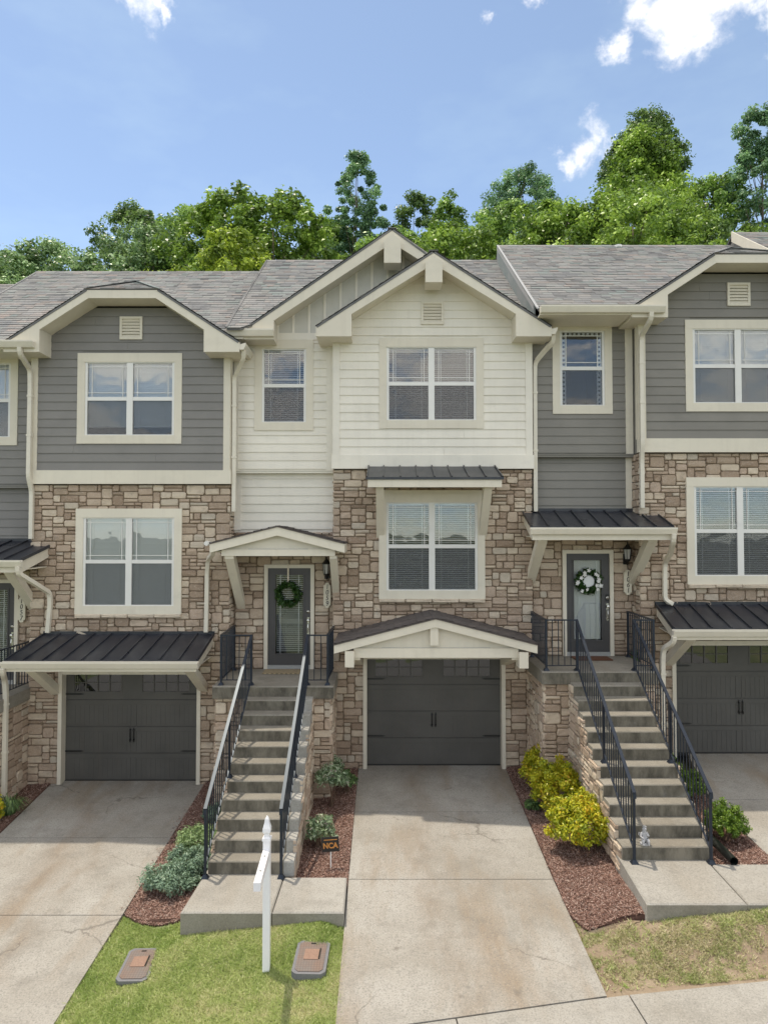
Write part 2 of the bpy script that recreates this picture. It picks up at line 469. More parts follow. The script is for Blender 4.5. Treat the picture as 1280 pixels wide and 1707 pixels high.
def soil_mat(name, a, b_, c_, sc=1.6):
    m, t, b = new_mat(name)
    p = t.pos()
    n = t.noise(p, sc, 6, 0.65)
    c = t.ramp(n, [(0.32, a), (0.5, b_), (0.68, c_)])
    f = t.noise(p, 45, 4, 0.7)
    c = t.mix(t.math('MULTIPLY', f, 0.45), c, tuple(v * 0.45 for v in a))
    t.l.new(c, b.inputs['Base Color']); b.inputs['Roughness'].default_value = 0.96
    bump(t, b, f, 0.8, 0.02)
    return m


M_SOIL = soil_mat('bare_soil', (0.25, 0.18, 0.125), (0.34, 0.26, 0.18), (0.42, 0.34, 0.245))
M_TURF = soil_mat('turf_thatch', (0.27, 0.32, 0.13), (0.38, 0.41, 0.19), (0.50, 0.47, 0.28))
M_FOREST = soil_mat('forest_floor', (0.07, 0.09, 0.035), (0.11, 0.135, 0.05), (0.17, 0.17, 0.08), 0.4)
M_ASPHALT = simple('asphalt', (0.13, 0.128, 0.122), 0.9, 0, 60, 0.3, 0.5)


def mat_rug():
    m, t, b = new_mat('woven_mat')
    ch = t.n.new('ShaderNodeTexChecker')
    t.l.new(t.mapping(t.pos(), (1, 1, 0)), ch.inputs['Vector'])
    ch.inputs['Scale'].default_value = 22
    ch.inputs[1].default_value = (0.55, 0.45, 0.28, 1); ch.inputs[2].default_value = (0.10, 0.08, 0.05, 1)
    t.l.new(t.mix(t.noise(t.pos(), 60, 3), ch.outputs[0], (0.32, 0.25, 0.16)), b.inputs['Base Color'])
    b.inputs['Roughness'].default_value = 0.95
    return m


M_MAT = mat_rug()
M_MATR = simple('rust_coir_mat', (0.13, 0.055, 0.03), 0.95, 0, 50, 0.4)


def lid_mat():
    m, t, b = new_mat('rust_tinted_lid')
    p = t.pos()
    ch = t.n.new('ShaderNodeTexChecker'); ch.inputs['Scale'].default_value = 45
    t.l.new(t.mapping(p, (1, 1, 0), (0, 0, 0), (0, 0, 0.78)), ch.inputs['Vector'])
    n = t.noise(p, 5, 5, 0.6)
    c = t.mix(t.ramp(n, [(0.4, 0.0), (0.65, 1.0)]), (0.21, 0.145, 0.115), (0.19, 0.165, 0.15))
    c = t.mix(t.math('MULTIPLY', ch.outputs['Fac'], 0.35), c, (0.10, 0.08, 0.07))
    t.l.new(c, b.inputs['Base Color']); b.inputs['Roughness'].default_value = 0.85
    bump(t, b, ch.outputs['Fac'], 0.5, 0.006)
    return m


M_LID = lid_mat()
M_LIDC = simple('rust_lid_hatch', (0.27, 0.17, 0.125), 0.85, 0, 40, 0.3, 0.3)

# ------------------------------------------------------------------ mesh building
ORG = {}
OFF = Vector((0, 0, 0))


class MB:
    def __init__(s):
        s.v = []; s.f = []; s.tone = []
    def add(s, vs, fs, tone=None):
        o = len(s.v)
        s.v += [tuple(p) for p in vs]
        s.f += [tuple(i + o for i in f) for f in fs]
        s.tone += [(random.random() if tone is None else tone)] * len(fs)
        return s
    def hexa(s, p, tone=None):
        """p: 4 bottom corners ccw, 4 top corners"""
        return s.add(p, [(3, 2, 1, 0), (4, 5, 6, 7), (0, 1, 5, 4), (1, 2, 6, 5), (2, 3, 7, 6), (3, 0, 4, 7)], tone)
    def box(s, x0, x1, y0, y1, z0, z1, tone=None):
        return s.hexa([(x0, y0, z0), (x1, y0, z0), (x1, y1, z0), (x0, y1, z0), (x0, y0, z1), (x1, y0, z1), (x1, y1, z1), (x0, y1, z1)], tone)
    def quad(s, a, b, c, d, tone=None):
        return s.add([a, b, c, d], [(0, 1, 2, 3)], tone)
    def prism(s, poly, a0, a1, axis='y', tone=None):
        n = len(poly)
        if axis == 'y':
            f = lambda p, a: (p[0], a, p[1])
        elif axis == 'x':
            f = lambda p, a: (a, p[0], p[1])
        else:
            f = lambda p, a: (p[0], p[1], a)
        vs = [f(p, a0) for p in poly] + [f(p, a1) for p in poly]
        fs = [tuple(range(n)), tuple(range(2 * n - 1, n - 1, -1))]
        fs += [(i, i + n, (i + 1) % n + n, (i + 1) % n) for i in range(n)]
        return s.add(vs, fs, tone)
    def bar(s, a, b, wx, wy, up=(0, 0, 1), tone=None):
        a = Vector(a); b = Vector(b); d = (b - a).normalized()
        sx = d.cross(Vector(up))
        if sx.length < 1e-5:
            sx = d.cross(Vector((0, 1, 0)))
        sx.normalize(); sy = sx.cross(d)
        ring = lambda p: [p - sx * wx / 2 - sy * wy / 2, p + sx * wx / 2 - sy * wy / 2, p + sx * wx / 2 + sy * wy / 2, p - sx * wx / 2 + sy * wy / 2]
        r0, r1 = ring(a), ring(b)
        return s.add(r0 + r1, [(0, 3, 2, 1), (4, 5, 6, 7), (0, 1, 5, 4), (1, 2, 6, 5), (2, 3, 7, 6), (3, 0, 4, 7)], tone)
    def tube(s, path, r, n=8, cap=True, sq=False):
        """round (or square, n=4) pipe along a polyline; r a number or a list"""
        P = [Vector(p) for p in path]
        rr = r if isinstance(r, (list, tuple)) else [r] * len(P)
        vs = []; up = Vector((0.13, 0.21, 0.97)) if not sq else None
        for i, p in enumerate(P):
            d = (P[min(i + 1, len(P) - 1)] - P[max(i - 1, 0)]).normalized()
            ref = Vector((1, 0, 0)) if sq and abs(d.x) < 0.8 else (Vector((0, 1, 0)) if sq else (up if abs(d.dot(up)) < 0.95 else Vector((1, 0, 0))))
            a = (ref - d * ref.dot(d)).normalized(); b = d.cross(a)
            for k in range(n):
                t = 2 * math.pi * (k + (0.5 if sq else 0)) / n
                vs.append(p + (a * math.cos(t) + b * math.sin(t)) * rr[i])
        fs = []
        for i in range(len(P) - 1):
            for k in range(n):
                k2 = (k + 1) % n
                fs.append((i * n + k, i * n + k2, (i + 1) * n + k2, (i + 1) * n + k))
        if cap:
            fs.append(tuple(range(n - 1, -1, -1))); fs.append(tuple(range((len(P) - 1) * n, len(P) * n)))
        return s.add(vs, fs)
    def lathe(s, prof, c, n=12, axis='z'):
        vs = []; fs = []
        for r, h in prof:
            for k in range(n):
                t = 2 * math.pi * k / n
                vs.append((c[0] + r * math.cos(t), c[1] + r * math.sin(t), c[2] + h) if axis == 'z' else (c[0] + r * math.cos(t), c[1] + h, c[2] + r * math.sin(t)))
        for i in range(len(prof) - 1):
            for k in range(n):
                k2 = (k + 1) % n
                fs.append((i * n + k, i * n + k2, (i + 1) * n + k2, (i + 1) * n + k))
        fs.append(tuple(range(n - 1, -1, -1))); fs.append(tuple(range((len(prof) - 1) * n, len(prof) * n)))
        return s.add(vs, fs)


def tag(o, label=None, cat=None, group=None, kind=None):
    for k, v in (('label', label), ('category', cat), ('group', group), ('kind', kind)):
        if v:
            o[k] = v
    return o


def place(o, parent, org):
    COL.objects.link(o)
    ORG[o] = org
    if parent is not None:
        o.parent = parent
        o.location = org - ORG[parent]
    else:
        o.location = org
    return o


def empty(name, loc, label, cat, group=None):
    o = bpy.data.objects.new(name, None)
    o.empty_display_size = 0.2
    place(o, None, Vector(loc) + OFF)
    return tag(o, label, cat, group)


def build(mb, name, mat, parent=None, smooth=False, kind=None, base=False):
    """link a mesh; its origin is its own centre (or base centre); coordinates shifted by OFF, the unit's place"""
    V = np.array(mb.v, dtype=float)
    lo, hi = V.min(0), V.max(0)
    c = (lo + hi) / 2
    if base:
        c[2] = lo[2]
    V = V - c
    me = bpy.data.meshes.new(name)
    me.from_pydata(V.tolist(), [], mb.f)
    a = me.attributes.new('tone', 'FLOAT', 'FACE')
    a.data.foreach_set('value', np.array(mb.tone, dtype=np.float32))
    if smooth:
        me.polygons.foreach_set('use_smooth', [True] * len(me.polygons))
    if mat is not None:
        for m in (mat if isinstance(mat, (list, tuple)) else [mat]):
            me.materials.append(m)
    o = bpy.data.objects.new(name, me)
    place(o, parent, Vector(c) + OFF)
    if kind:
        o['kind'] = kind
    return o


def share(src, name, parent, org):
    """another object on the same mesh"""
    o = bpy.data.objects.new(name, src.data)
    return place(o, parent, Vector(org))


def fast_mesh(name, V, F, tone, mat, parent=None, org=None, kind=None, smooth=False):
    """numpy mesh of equal-sided faces. V (n,3) world-less coords relative to org"""
    me = bpy.data.meshes.new(name)
    n, m, k = len(V), len(F), F.shape[1]
    me.vertices.add(n); me.vertices.foreach_set('co', V.astype(np.float32).ravel())
    me.loops.add(m * k); me.loops.foreach_set('vertex_index', F.astype(np.int32).ravel())
    me.polygons.add(m)
    me.polygons.foreach_set('loop_start', np.arange(0, m * k, k, dtype=np.int32))
    try:
        me.polygons.foreach_set('loop_total', np.full(m, k, dtype=np.int32))
    except Exception:
        pass
    a = me.attributes.new('tone', 'FLOAT', 'FACE')
    a.data.foreach_set('value', tone.astype(np.float32))
    me.update(calc_edges=True); me.validate()
    me.materials.append(mat)
    if smooth:
        me.polygons.foreach_set('use_smooth', [True] * m)
    o = bpy.data.objects.new(name, me)
    place(o, parent, Vector(org) if org is not None else Vector((0, 0, 0)))
    if kind:
        o['kind'] = kind
    return o


# ------------------------------------------------------------------ ground heights
def lerp_pts(x, pts):
    if x <= pts[0][0]:
        return pts[0][1]
    for (a, va), (b, vb) in zip(pts, pts[1:]):
        if x <= b:
            return va + (vb - va) * (x - a) / (b - a)
    return pts[-1][1]


CROSS = [(-12.5, -0.6), (-9.5, -0.6), (-6.55, -0.3), (-3.55, -0.3), (-0.49, 0.0), (2.40, 0.0), (5.45, 0.314), (8.4, 0.314), (11.4, 0.62), (14.5, 0.62)]


def ramp01(t):
    t = min(1, max(0, t))
    return t * t * (3 - 2 * t)


def G(x, y, banks=True):
    d = lerp_pts(x, CROSS)
    yy = min(max(y, 4.2), 14.1)
    z = d - 0.07 * (14.1 - yy)
    if not banks:
        return z
    # banks of earth that rise to the walkways
    if -3.0 < x < -0.5 and 8.0 < y < 9.9:
        z += 0.10 * ramp01((x + 3.0) / .5) * ramp01((-0.5 - x) / .3) * ramp01((y - 8.2) / .8) * ramp01((9.9 - y) / .5)
    if x > 2.45 and 7.9 < y < 11:
        z += 0.22 * ramp01((x - 2.45) / .75) * ramp01((y - 7.95) / .75) * ramp01((10.7 - y) / 2.0) * ramp01((6.2 - x) / .6)
    return z


def walk_edge(x):
    return lerp_pts(x, [(-12, 5.2), (2.41, 7.87), (4.4, 7.86), (7, 7.8), (12, 7.8)])


# ------------------------------------------------------------------ large structure: terrain
def terrain():
    xs = list(np.concatenate([np.linspace(-900, -60, 12), np.linspace(-45, 45, 46), np.linspace(60, 900, 12)]))
    ys = list(np.concatenate([np.linspace(-900, -40, 12), np.linspace(-30, 3.6, 10), np.linspace(4.2, 14.6, 22), np.linspace(16, 60, 20), np.linspace(75, 900, 12)]))
    V = []; F = []
    for y in ys:
        for x in xs:
            z = G(x, y, False) - 0.16
            if y < 4.2:
                z -= min(0.5, (4.2 - y) * 0.04)
            if y > 23:
                t = min(1, (y - 23) / 25)
                z += (3 * t * t - 2 * t ** 3) * (7.0 + 0.05 * max(-40, min(40, x))) + math.sin(x * 0.21 + y * 0.13) * 0.4 * t
            V.append((x, y, z))
    nx = len(xs)
    for j in range(len(ys) - 1):
        for i in range(nx - 1):
            a = j * nx + i
            F.append((a, a + 1, a + nx + 1, a + nx))
    mb = MB(); mb.v = V; mb.f = F; mb.tone = [0.5] * len(F)
    o = build(mb, 'ground', M_FOREST, kind='structure', smooth=True)
    return o


def hill_z(x, y):
    t = min(1, max(0, (y - 23) / 25))
    return G(x, y, False) - 0.16 + (3 * t * t - 2 * t ** 3) * (7.0 + 0.05 * max(-40, min(40, x))) + math.sin(x * 0.21 + y * 0.13) * 0.4 * t


terrain()


def sheet(name, poly, dz, mat, step=0.25, kind='structure', parent=None, rough=0.0, curb=None):
    """ground-hugging sheet with thickness inside a polygon of (x, y); clipped on a grid by cutting a ngon strip wise"""
    ys = [p[1] for p in poly]
    y0, y1 = min(ys), max(ys)
    n = max(2, int((y1 - y0) / step))
    def span(y):
        xs = []
        for (ax, ay), (bx, by) in zip(poly, poly[1:] + poly[:1]):
            if (ay - y) * (by - y) <= 0 and ay != by:
                xs.append(ax + (bx - ax) * (y - ay) / (by - ay))
        return (min(xs), max(xs)) if xs else None
    rows = []
    for i in range(n + 1):
        y = y0 + (y1 - y0) * min(max(i / n, 1e-5), 1 - 1e-5)
        sp = span(y)
        if sp is None:
            continue
        m = 28
        rows.append([(sp[0] + (sp[1] - sp[0]) * k / m, y) for k in range(m + 1)])
    V = []; F = []
    for r in rows:
        for k, (x, y) in enumerate(r):
            z = G(x, y) + dz + (random.uniform(-rough, rough) if 0 < k < len(r) - 1 else -rough)
            V.append((x, y, z))
    m1 = len(rows[0])
    for j in range(len(rows) - 1):
        for i in range(m1 - 1):
            a = j * m1 + i
            F.append((a, a + 1, a + m1 + 1, a + m1))
    # skirt
    N = len(V)
    border = [i for i in range(m1)] + [j * m1 + m1 - 1 for j in range(1, len(rows))] + [(len(rows) - 1) * m1 + i for i in range(m1 - 2, -1, -1)] + [j * m1 for j in range(len(rows) - 2, 0, -1)]
    for i in border:
        V.append((V[i][0], V[i][1], V[i][2] - 0.16))
    nb = len(border)
    for k in range(nb):
        k2 = (k + 1) % nb
        F.append((border[k2], border[k], N + k, N + k2))
    mb = MB(); mb.v = V; mb.f = F; mb.tone = [random.random() for _ in F]
    return build(mb, name, mat, parent, kind=kind)


def slab_row(name, x0l, x1l, cuts, z0, mat, skew=None):
    """a driveway: slabs between joint lines, recessed joints; x0l / x1l functions of y; the piece of setting and its slabs"""
    root = None
    for i, (ya, yb) in enumerate(zip(cuts, cuts[1:])):
        g = 0.007
        mb = MB()
        n = 8
        ya_f = (lambda x: ya - g) if not (skew and i == len(cuts) - 2) else None
        for k in range(n):
            t0, t1 = k / n, (k + 1) / n
            top = []
            for (t, yy) in ((t0, yb), (t1, yb), (t1, ya), (t0, ya)):
                y = yy + (g if yy == yb else -g)
                x = x0l(y) + (x1l(y) - x0l(y)) * t
                if skew and i == len(cuts) - 2 and yy == yb:
                    y = walk_edge(x) + g
                top.append((x, y, z0 - 0.07 * (14.1 - y)))
            mb.hexa([(x, y, z - 0.15) for x, y, z in top] + top, random.random())
        o = build(mb, name if root is None else 'slab', mat, root, kind='structure' if root is None else None)
        if root is None:
            root = o
    return root


slab_row('driveway', lambda y: -0.497 + 0.0 * y, lambda y: 2.375 if y > 10.2 else 2.375 + (10.2 - y) * 0.015, [14.3, 12.2, 10.15, 7.5], 0.0, M_DRIVE, True)
slab_row('driveway', lambda y: -6.50 if y > 12.4 else -6.42, lambda y: -3.50 - 0.012 * (14.3 - y), [14.3, 11.93, 9.82, 6.4], -0.3, M_DRIVE, True)
slab_row('driveway', lambda y: 5.42 if y < 11.95 else 5.42 + (y - 11.95) * 0.24, lambda y: 8.5, [14.15, 11.95, 9.6, 7.8], 0.314, M_DRIVE, True)

# pavement along the street, its slabs, kerb and road
side = None
xs = [-12, -9.2, -6.45, -3.5, -1.9, -0.2, 0.75, 2.65, 4.3, 5.9, 7.5, 9.5, 12]
for a, b in zip(xs, xs[1:]):
    mb = MB()
    n = 4
    for k in range(n):
        xa = a + 0.008 + (b - a - 0.016) * k / n; xb = a + 0.008 + (b - a - 0.016) * (k + 1) / n
        top = [(xa + 0.14, walk_edge(xa) - 1.45, 0), (xb + 0.14, walk_edge(xb) - 1.45, 0), (xb, walk_edge(xb) - 0.01, 0), (xa, walk_edge(xa) - 0.01, 0)]
        top = [(x, y, G(x, y) - 0.004) for x, y, z in top]
        mb.hexa([(x, y, z - 0.15) for x, y, z in top] + top)
    o = build(mb, 'pavement' if side is None else 'slab', M_WALK, side, kind='structure' if side is None else None)
    side = side or o
mb = MB(); mb2 = MB()
for k in range(24):
    xa = -12 + k; xb = xa + 1
    for (m_, d0, d1, h) in ((mb, 1.47, 1.62, 0.0), (mb2, 1.63, 9.5, -0.14)):
        top = [(xa, walk_edge(xa) - d1, 0), (xb, walk_edge(xb) - d1, 0), (xb, walk_edge(xb) - d0, 0), (xa, walk_edge(xa) - d0, 0)]
        top = [(x, y, G(x, max(y, 4.2)) + h) for x, y, z in top]
        m_.hexa([(x, y, z - 0.3) for x, y, z in top] + top)
build(mb, 'kerb', M_WALK, kind='structure')
build(mb2, 'street', M_ASPHALT, kind='structure')

# mulch beds and lawn bases
BEDS = [
    [(-3.49, 14.4), (-3.52, 9.80), (-3.2, 9.55), (-2.9, 9.45), (-2.55, 9.40), (-2.35, 14.4)],
    [(-1.35, 14.4), (-1.35, 9.95), (-0.505, 9.95), (-0.505, 14.4)],
    [(2.38, 14.4), (2.39, 9.3), (2.52, 8.95), (2.9, 8.92), (3.2, 8.80), (3.3, 9.8), (3.35, 14.4)],
    [(4.45, 14.2), (4.45, 9.72), (5.33, 9.78), (5.38, 10.2), (5.40, 14.2)],
    [(-7.4, 14.4), (-7.4, 11.4), (-6.43, 11.4), (-6.51, 14.4)],
]
for p in BEDS:
    sheet('mulch_bed', p, 0.012, M_MULCH, 0.22, rough=0.012)
LAWNS = [
    [(-3.62, 6.4), (-0.47, 7.0), (-0.50, 9.2), (-2.54, 9.2), (-2.54, 9.42), (-2.9, 9.47), (-3.2, 9.57), (-3.53, 9.82)],
    [(2.42, 7.75), (5.46, 7.70), (5.46, 8.78), (3.16, 8.78), (2.9, 8.94), (2.52, 8.97), (2.40, 9.3)],
    [(-10, 5.6), (-6.43, 6.3), (-6.43, 11.4), (-10, 11.4)],
]
for p in ([(-3.62, 6.4), (-.47, 7.0), (-.50, 9.18), (-3.545, 9.18)], [(-3.545, 9.182), (-2.5, 9.182), (-2.54, 9.42), (-2.9, 9.47), (-3.2, 9.57), (-3.53, 9.82)]):
    sheet('lawn', p, -0.028, M_TURF, 0.1, rough=0.008)
for p in ([(2.42, 7.75), (5.46, 7.70), (5.46, 8.76), (2.40, 8.76)], [(2.40, 8.762), (3.16, 8.762), (2.9, 8.94), (2.52, 8.97), (2.40, 9.3)]):
    sheet('lawn', p, -0.024, M_SOIL, 0.1, rough=0.010)
sheet('lawn', LAWNS[2], -0.02, M_TURF, 0.3, rough=0.01)


# ------------------------------------------------------------------ house pieces
def stone_geo(mb, u0, u1, v0, v1, mp, d=0.035, tone=None):
    """one split-face stone: 8-sided outline, softened arris, hollow or bulging face. mp(u, v, out) -> point"""
    g = 0.0085
    u0 += g; u1 -= g; v0 += g; v1 -= g
    w_, h_ = u1 - u0, v1 - v0
    j = lambda s: random.uniform(-s, s)
    c = min(w_, h_) * 0.16
    pts = []
    for (cx, cy, sx, sy) in ((u0, v0, 1, 1), (u1, v0, -1, 1), (u1, v1, -1, -1), (u0, v1, 1, -1)):
        a, b = c * random.uniform(0.4, 1.5), c * random.uniform(0.4, 1.5)
        p, q = (cx + j(.005), cy + sy * a), (cx + sx * b, cy + j(.005))
        pts += [p, q] if (sx * sy > 0) else [q, p]
    mu, mv = (u0 + u1) / 2, (v0 + v1) / 2
    dd = d * random.uniform(0.55, 1.25)
    ins = 0.010
    def inset(p):
        return (p[0] + (ins if p[0] < mu else -ins) * random.uniform(.6, 1.6), p[1] + (ins if p[1] < mv else -ins) * random.uniform(.6, 1.6))
    V = [mp(*p, -0.02) for p in pts] + [mp(*p, dd * 0.62) for p in pts] + [mp(*inset(p), dd + j(.006)) for p in pts] + [mp(mu + j(w_ * .2), mv + j(h_ * .2), dd + j(.010))]
    F = []
    for r in (0, 8):
        for k in range(8):
            k2 = (k + 1) % 8
            F.append((r + k, r + k2, r + 8 + k2, r + 8 + k))
    for k in range(8):
        F.append((16 + k, 16 + (k + 1) % 8, 24))
    mb.add(V, F, random.random() if tone is None else tone)


def ashlar(u0, u1, v0, v1, blocked=None):
    """random-range ashlar: rectangles of whole cells packed course by course"""
    cu, cv = 0.073, 0.070
    nu = max(2, round((u1 - u0) / cu)); nv = max(1, round((v1 - v0) / cv))
    cu = (u1 - u0) / nu; cv = (v1 - v0) / nv
    occ = [[False] * nu for _ in range(nv)]
    if blocked:
        for r in range(nv):
            for c in range(nu):
                if blocked(u0 + (c + .5) * cu, v0 + (r + .5) * cv):
                    occ[r][c] = True
    out = []
    for r in range(nv):
        c = 0
        while c < nu:
            if occ[r][c]:
                c += 1; continue
            h = random.choices((1, 2, 3), (0.38, 0.52, 0.10))[0]
            w_ = random.choices((1, 2, 3, 4, 5), ((0.02, 0.20, 0.35, 0.27, 0.16), (0.02, 0.16, 0.35, 0.28, 0.19), (0.0, 0.12, 0.4, 0.33, 0.15))[h - 1])[0]
            ww = 0
            while ww < w_ and c + ww < nu and not occ[r][c + ww]:
                ww += 1
            # swallow a lone cell that would stay behind
            if c + ww < nu and not occ[r][c + ww] and (c + ww + 1 >= nu or occ[r][c + ww + 1]) and ww < 5:
                ww += 1
            hh = 1
            while hh < h and r + hh < nv and not any(occ[r + hh][c + k] for k in range(ww)):
                hh += 1
            for a in range(hh):
                for b in range(ww):
                    occ[r + a][c + b] = True
            out.append((u0 + c * cu, u0 + (c + ww) * cu, v0 + r * cv, v0 + (r + hh) * cv))
            c += ww
    return out


class StoneSet:
    """collects the stones of one thing; the 300 largest in view become parts, the rest one stuff part"""
    def __init__(s):
        s.items = []
    def wall(s, u0, u1, v0, v1, mp, blocked=None, weight=1.0):
        for r in ashlar(u0, u1, v0, v1, blocked):
            s.items.append(((r[1] - r[0]) * (r[3] - r[2]) * weight, r, mp))
    def finish(s, parent, limit=295):
        s.items.sort(key=lambda t: -t[0])
        for _, r, mp in s.items[:limit]:
            mb = MB(); stone_geo(mb, *r, mp)
            build(mb, 'stone', M_STONE, parent)
        if len(s.items) > limit:
            mb = MB()
            for _, r, mp in s.items[limit:]:
                stone_geo(mb, *r, mp)
            build(mb, 'small_stones', M_STONE, parent, kind='stuff')


def wall_core(name, x0, x1, z0, z1, y, holes, mat, parent, t=0.1, ytop=None):
    """flat wall of thickness t with rectangular openings"""
    X = sorted({x0, x1, *[min(max(h[k], x0), x1) for h in holes for k in (0, 1)]})
    Z = sorted({z0, z1, *[min(max(h[k], z0), z1) for h in holes for k in (2, 3)]})
    mb = MB()
    for a, b in zip(X, X[1:]):
        for c, d in zip(Z, Z[1:]):
            mx, mz = (a + b) / 2, (c + d) / 2
            if any(h[0] < mx < h[1] and h[2] < mz < h[3] for h in holes):
                continue
            mb.box(a, b, y, y + t, c, d)
    return build(mb, name, mat, parent)


def siding(x0, x1, z0, z1, y, mat, parent, holes=(), top=None, expo=0.17, ends=0.0):
    """lap boards, each a board of its own; top(x)-> roof line limits gables (symmetric convex)"""
    z = z0
    while z < z1 - 0.01:
        zb = min(z + expo, z1)
        segs = [(x0, x1)]
        for (a, b, c, d) in holes:
            if zb > c + 0.0 and z < d - 0.0:
                ns = []
                for s0, s1 in segs:
                    if b <= s0 or a >= s1:
                        ns.append((s0, s1)); continue
                    if a - s0 > 0.02:
                        ns.append((s0, a))
                    if s1 - b > 0.02:
                        ns.append((b, s1))
                segs = ns
        # butt joints
        ns = []
        for s0, s1 in segs:
            if s1 - s0 > 2.2 and random.random() < 0.55:
                c = random.uniform(s0 + 0.6, s1 - 0.6)
                ns += [(s0, c - 0.0015), (c + 0.0015, s1)]
            else:
                ns.append((s0, s1))
        for s0, s1 in ns:
            b0, b1, t0, t1 = s0, s1, s0, s1
            if top is not None:
                lo, hi = top(z), top(zb)
                if lo is None:
                    continue
                b0, b1 = max(b0, lo[0]), min(b1, lo[1])
                if hi is None:
                    hi = ((lo[0] + lo[1]) / 2 - .01, (lo[0] + lo[1]) / 2 + .01)
                t0, t1 = max(t0, hi[0]), min(t1, hi[1])
                if b1 - b0 < 0.03:
                    continue
                t0 = min(t0, b1 - 0.005); t1 = max(t1, t0 + 0.004)
            mb = MB()
            e = random.uniform(0, .002)
            mb.hexa([(b0, y - .024 - e, z - .006), (b1, y - .024 - e, z - .006), (b1, y, z - .006), (b0, y, z - .006),
                     (t0, y - .007, zb + .004), (t1, y - .007, zb + .004), (t1, y, zb + .004), (t0, y, zb + .004)])
            build(mb, 'siding_board', mat, parent)
        z = zb


def roof_plane(poly, mat, parent, name='roof', exposure=0.145, thick=0.035, tabw=0.21, deckmat=None, eave=None):
    """poly: convex planar outline whose first edge is the eave. A deck (the part) and its courses of shingle tabs (stuff sub-part)"""
    P = [Vector(p) for p in poly]
    u = Vector(eave) if eave else (P[1] - P[0]).normalized()
    low = min(P, key=lambda p: p.z)
    nrm = None
    for k in range(2, len(P)):
        nrm = (P[1] - P[0]).cross(P[k] - P[0])
        if nrm.length > 1e-4:
            break
    nrm.normalize()
    if nrm.z < 0:
        nrm = -nrm
    v = nrm.cross(u)
    if v.z < 0:
        v = -v
    q = [((p - low).dot(u), (p - low).dot(v)) for p in P]
    deck = MB()
    n = len(P)
    deck.add([p - nrm * 0.012 for p in P] + [p - nrm * (0.012 + thick) for p in P], [tuple(range(n)), tuple(range(2 * n - 1, n - 1, -1))] + [(i, i + n, (i + 1) % n + n, (i + 1) % n) for i in range(n)], 0.1)
    d = build(deck, name, deckmat or mat, parent)
    mb = MB()
    vmax = max(b for a, b in q)
    rows = int(vmax / exposure) + 1
    def span(vv):
        xs = []
        for (a, b), (c, e) in zip(q, q[1:] + q[:1]):
            if (b - vv) * (e - vv) <= 0 and b != e:
                xs.append(a + (c - a) * (vv - b) / (e - b))
        return (min(xs), max(xs)) if len(xs) > 1 else None
    for r in range(rows):
        v0, v1 = r * exposure, min((r + 1) * exposure, vmax - 1e-4)
        s0 = span(max(v0, 1e-4)); s1 = span(v1)
        if not s0 or not s1:
            continue
        lo, hi = min(s0[0], s1[0]), max(s0[1], s1[1])
        x = lo - random.uniform(0, tabw)
        band = random.random() * 0.25
        while x < hi:
            wd = tabw * random.uniform(0.55, 1.6)
            def cl(xx, s):
                return min(max(xx, s[0]), s[1])
            a0, a1 = cl(x, s0), cl(x + wd - .004, s0); b0, b1 = cl(x, s1), cl(x + wd - .004, s1)
            x += wd
            if a1 - a0 < .004 and b1 - b0 < .004:
                continue
            th = 0.012 + random.choice((0, 0, 0.006))
            A = lambda xx, vv, hh: low + u * xx + v * vv + nrm * hh
            mb.add([A(a0, v0 - .006, th), A(a1, v0 - .006, th), A(b1, v1, .004), A(b0, v1, .004), A(a0, v0 - .006, -.004), A(a1, v0 - .006, -.004)],
                   [(0, 1, 2, 3), (4, 5, 1, 0)], min(1, max(0, random.random() * 0.8 + band)))
    if mb.f:
        build(mb, 'shingles', mat, d, kind='stuff')
    return d


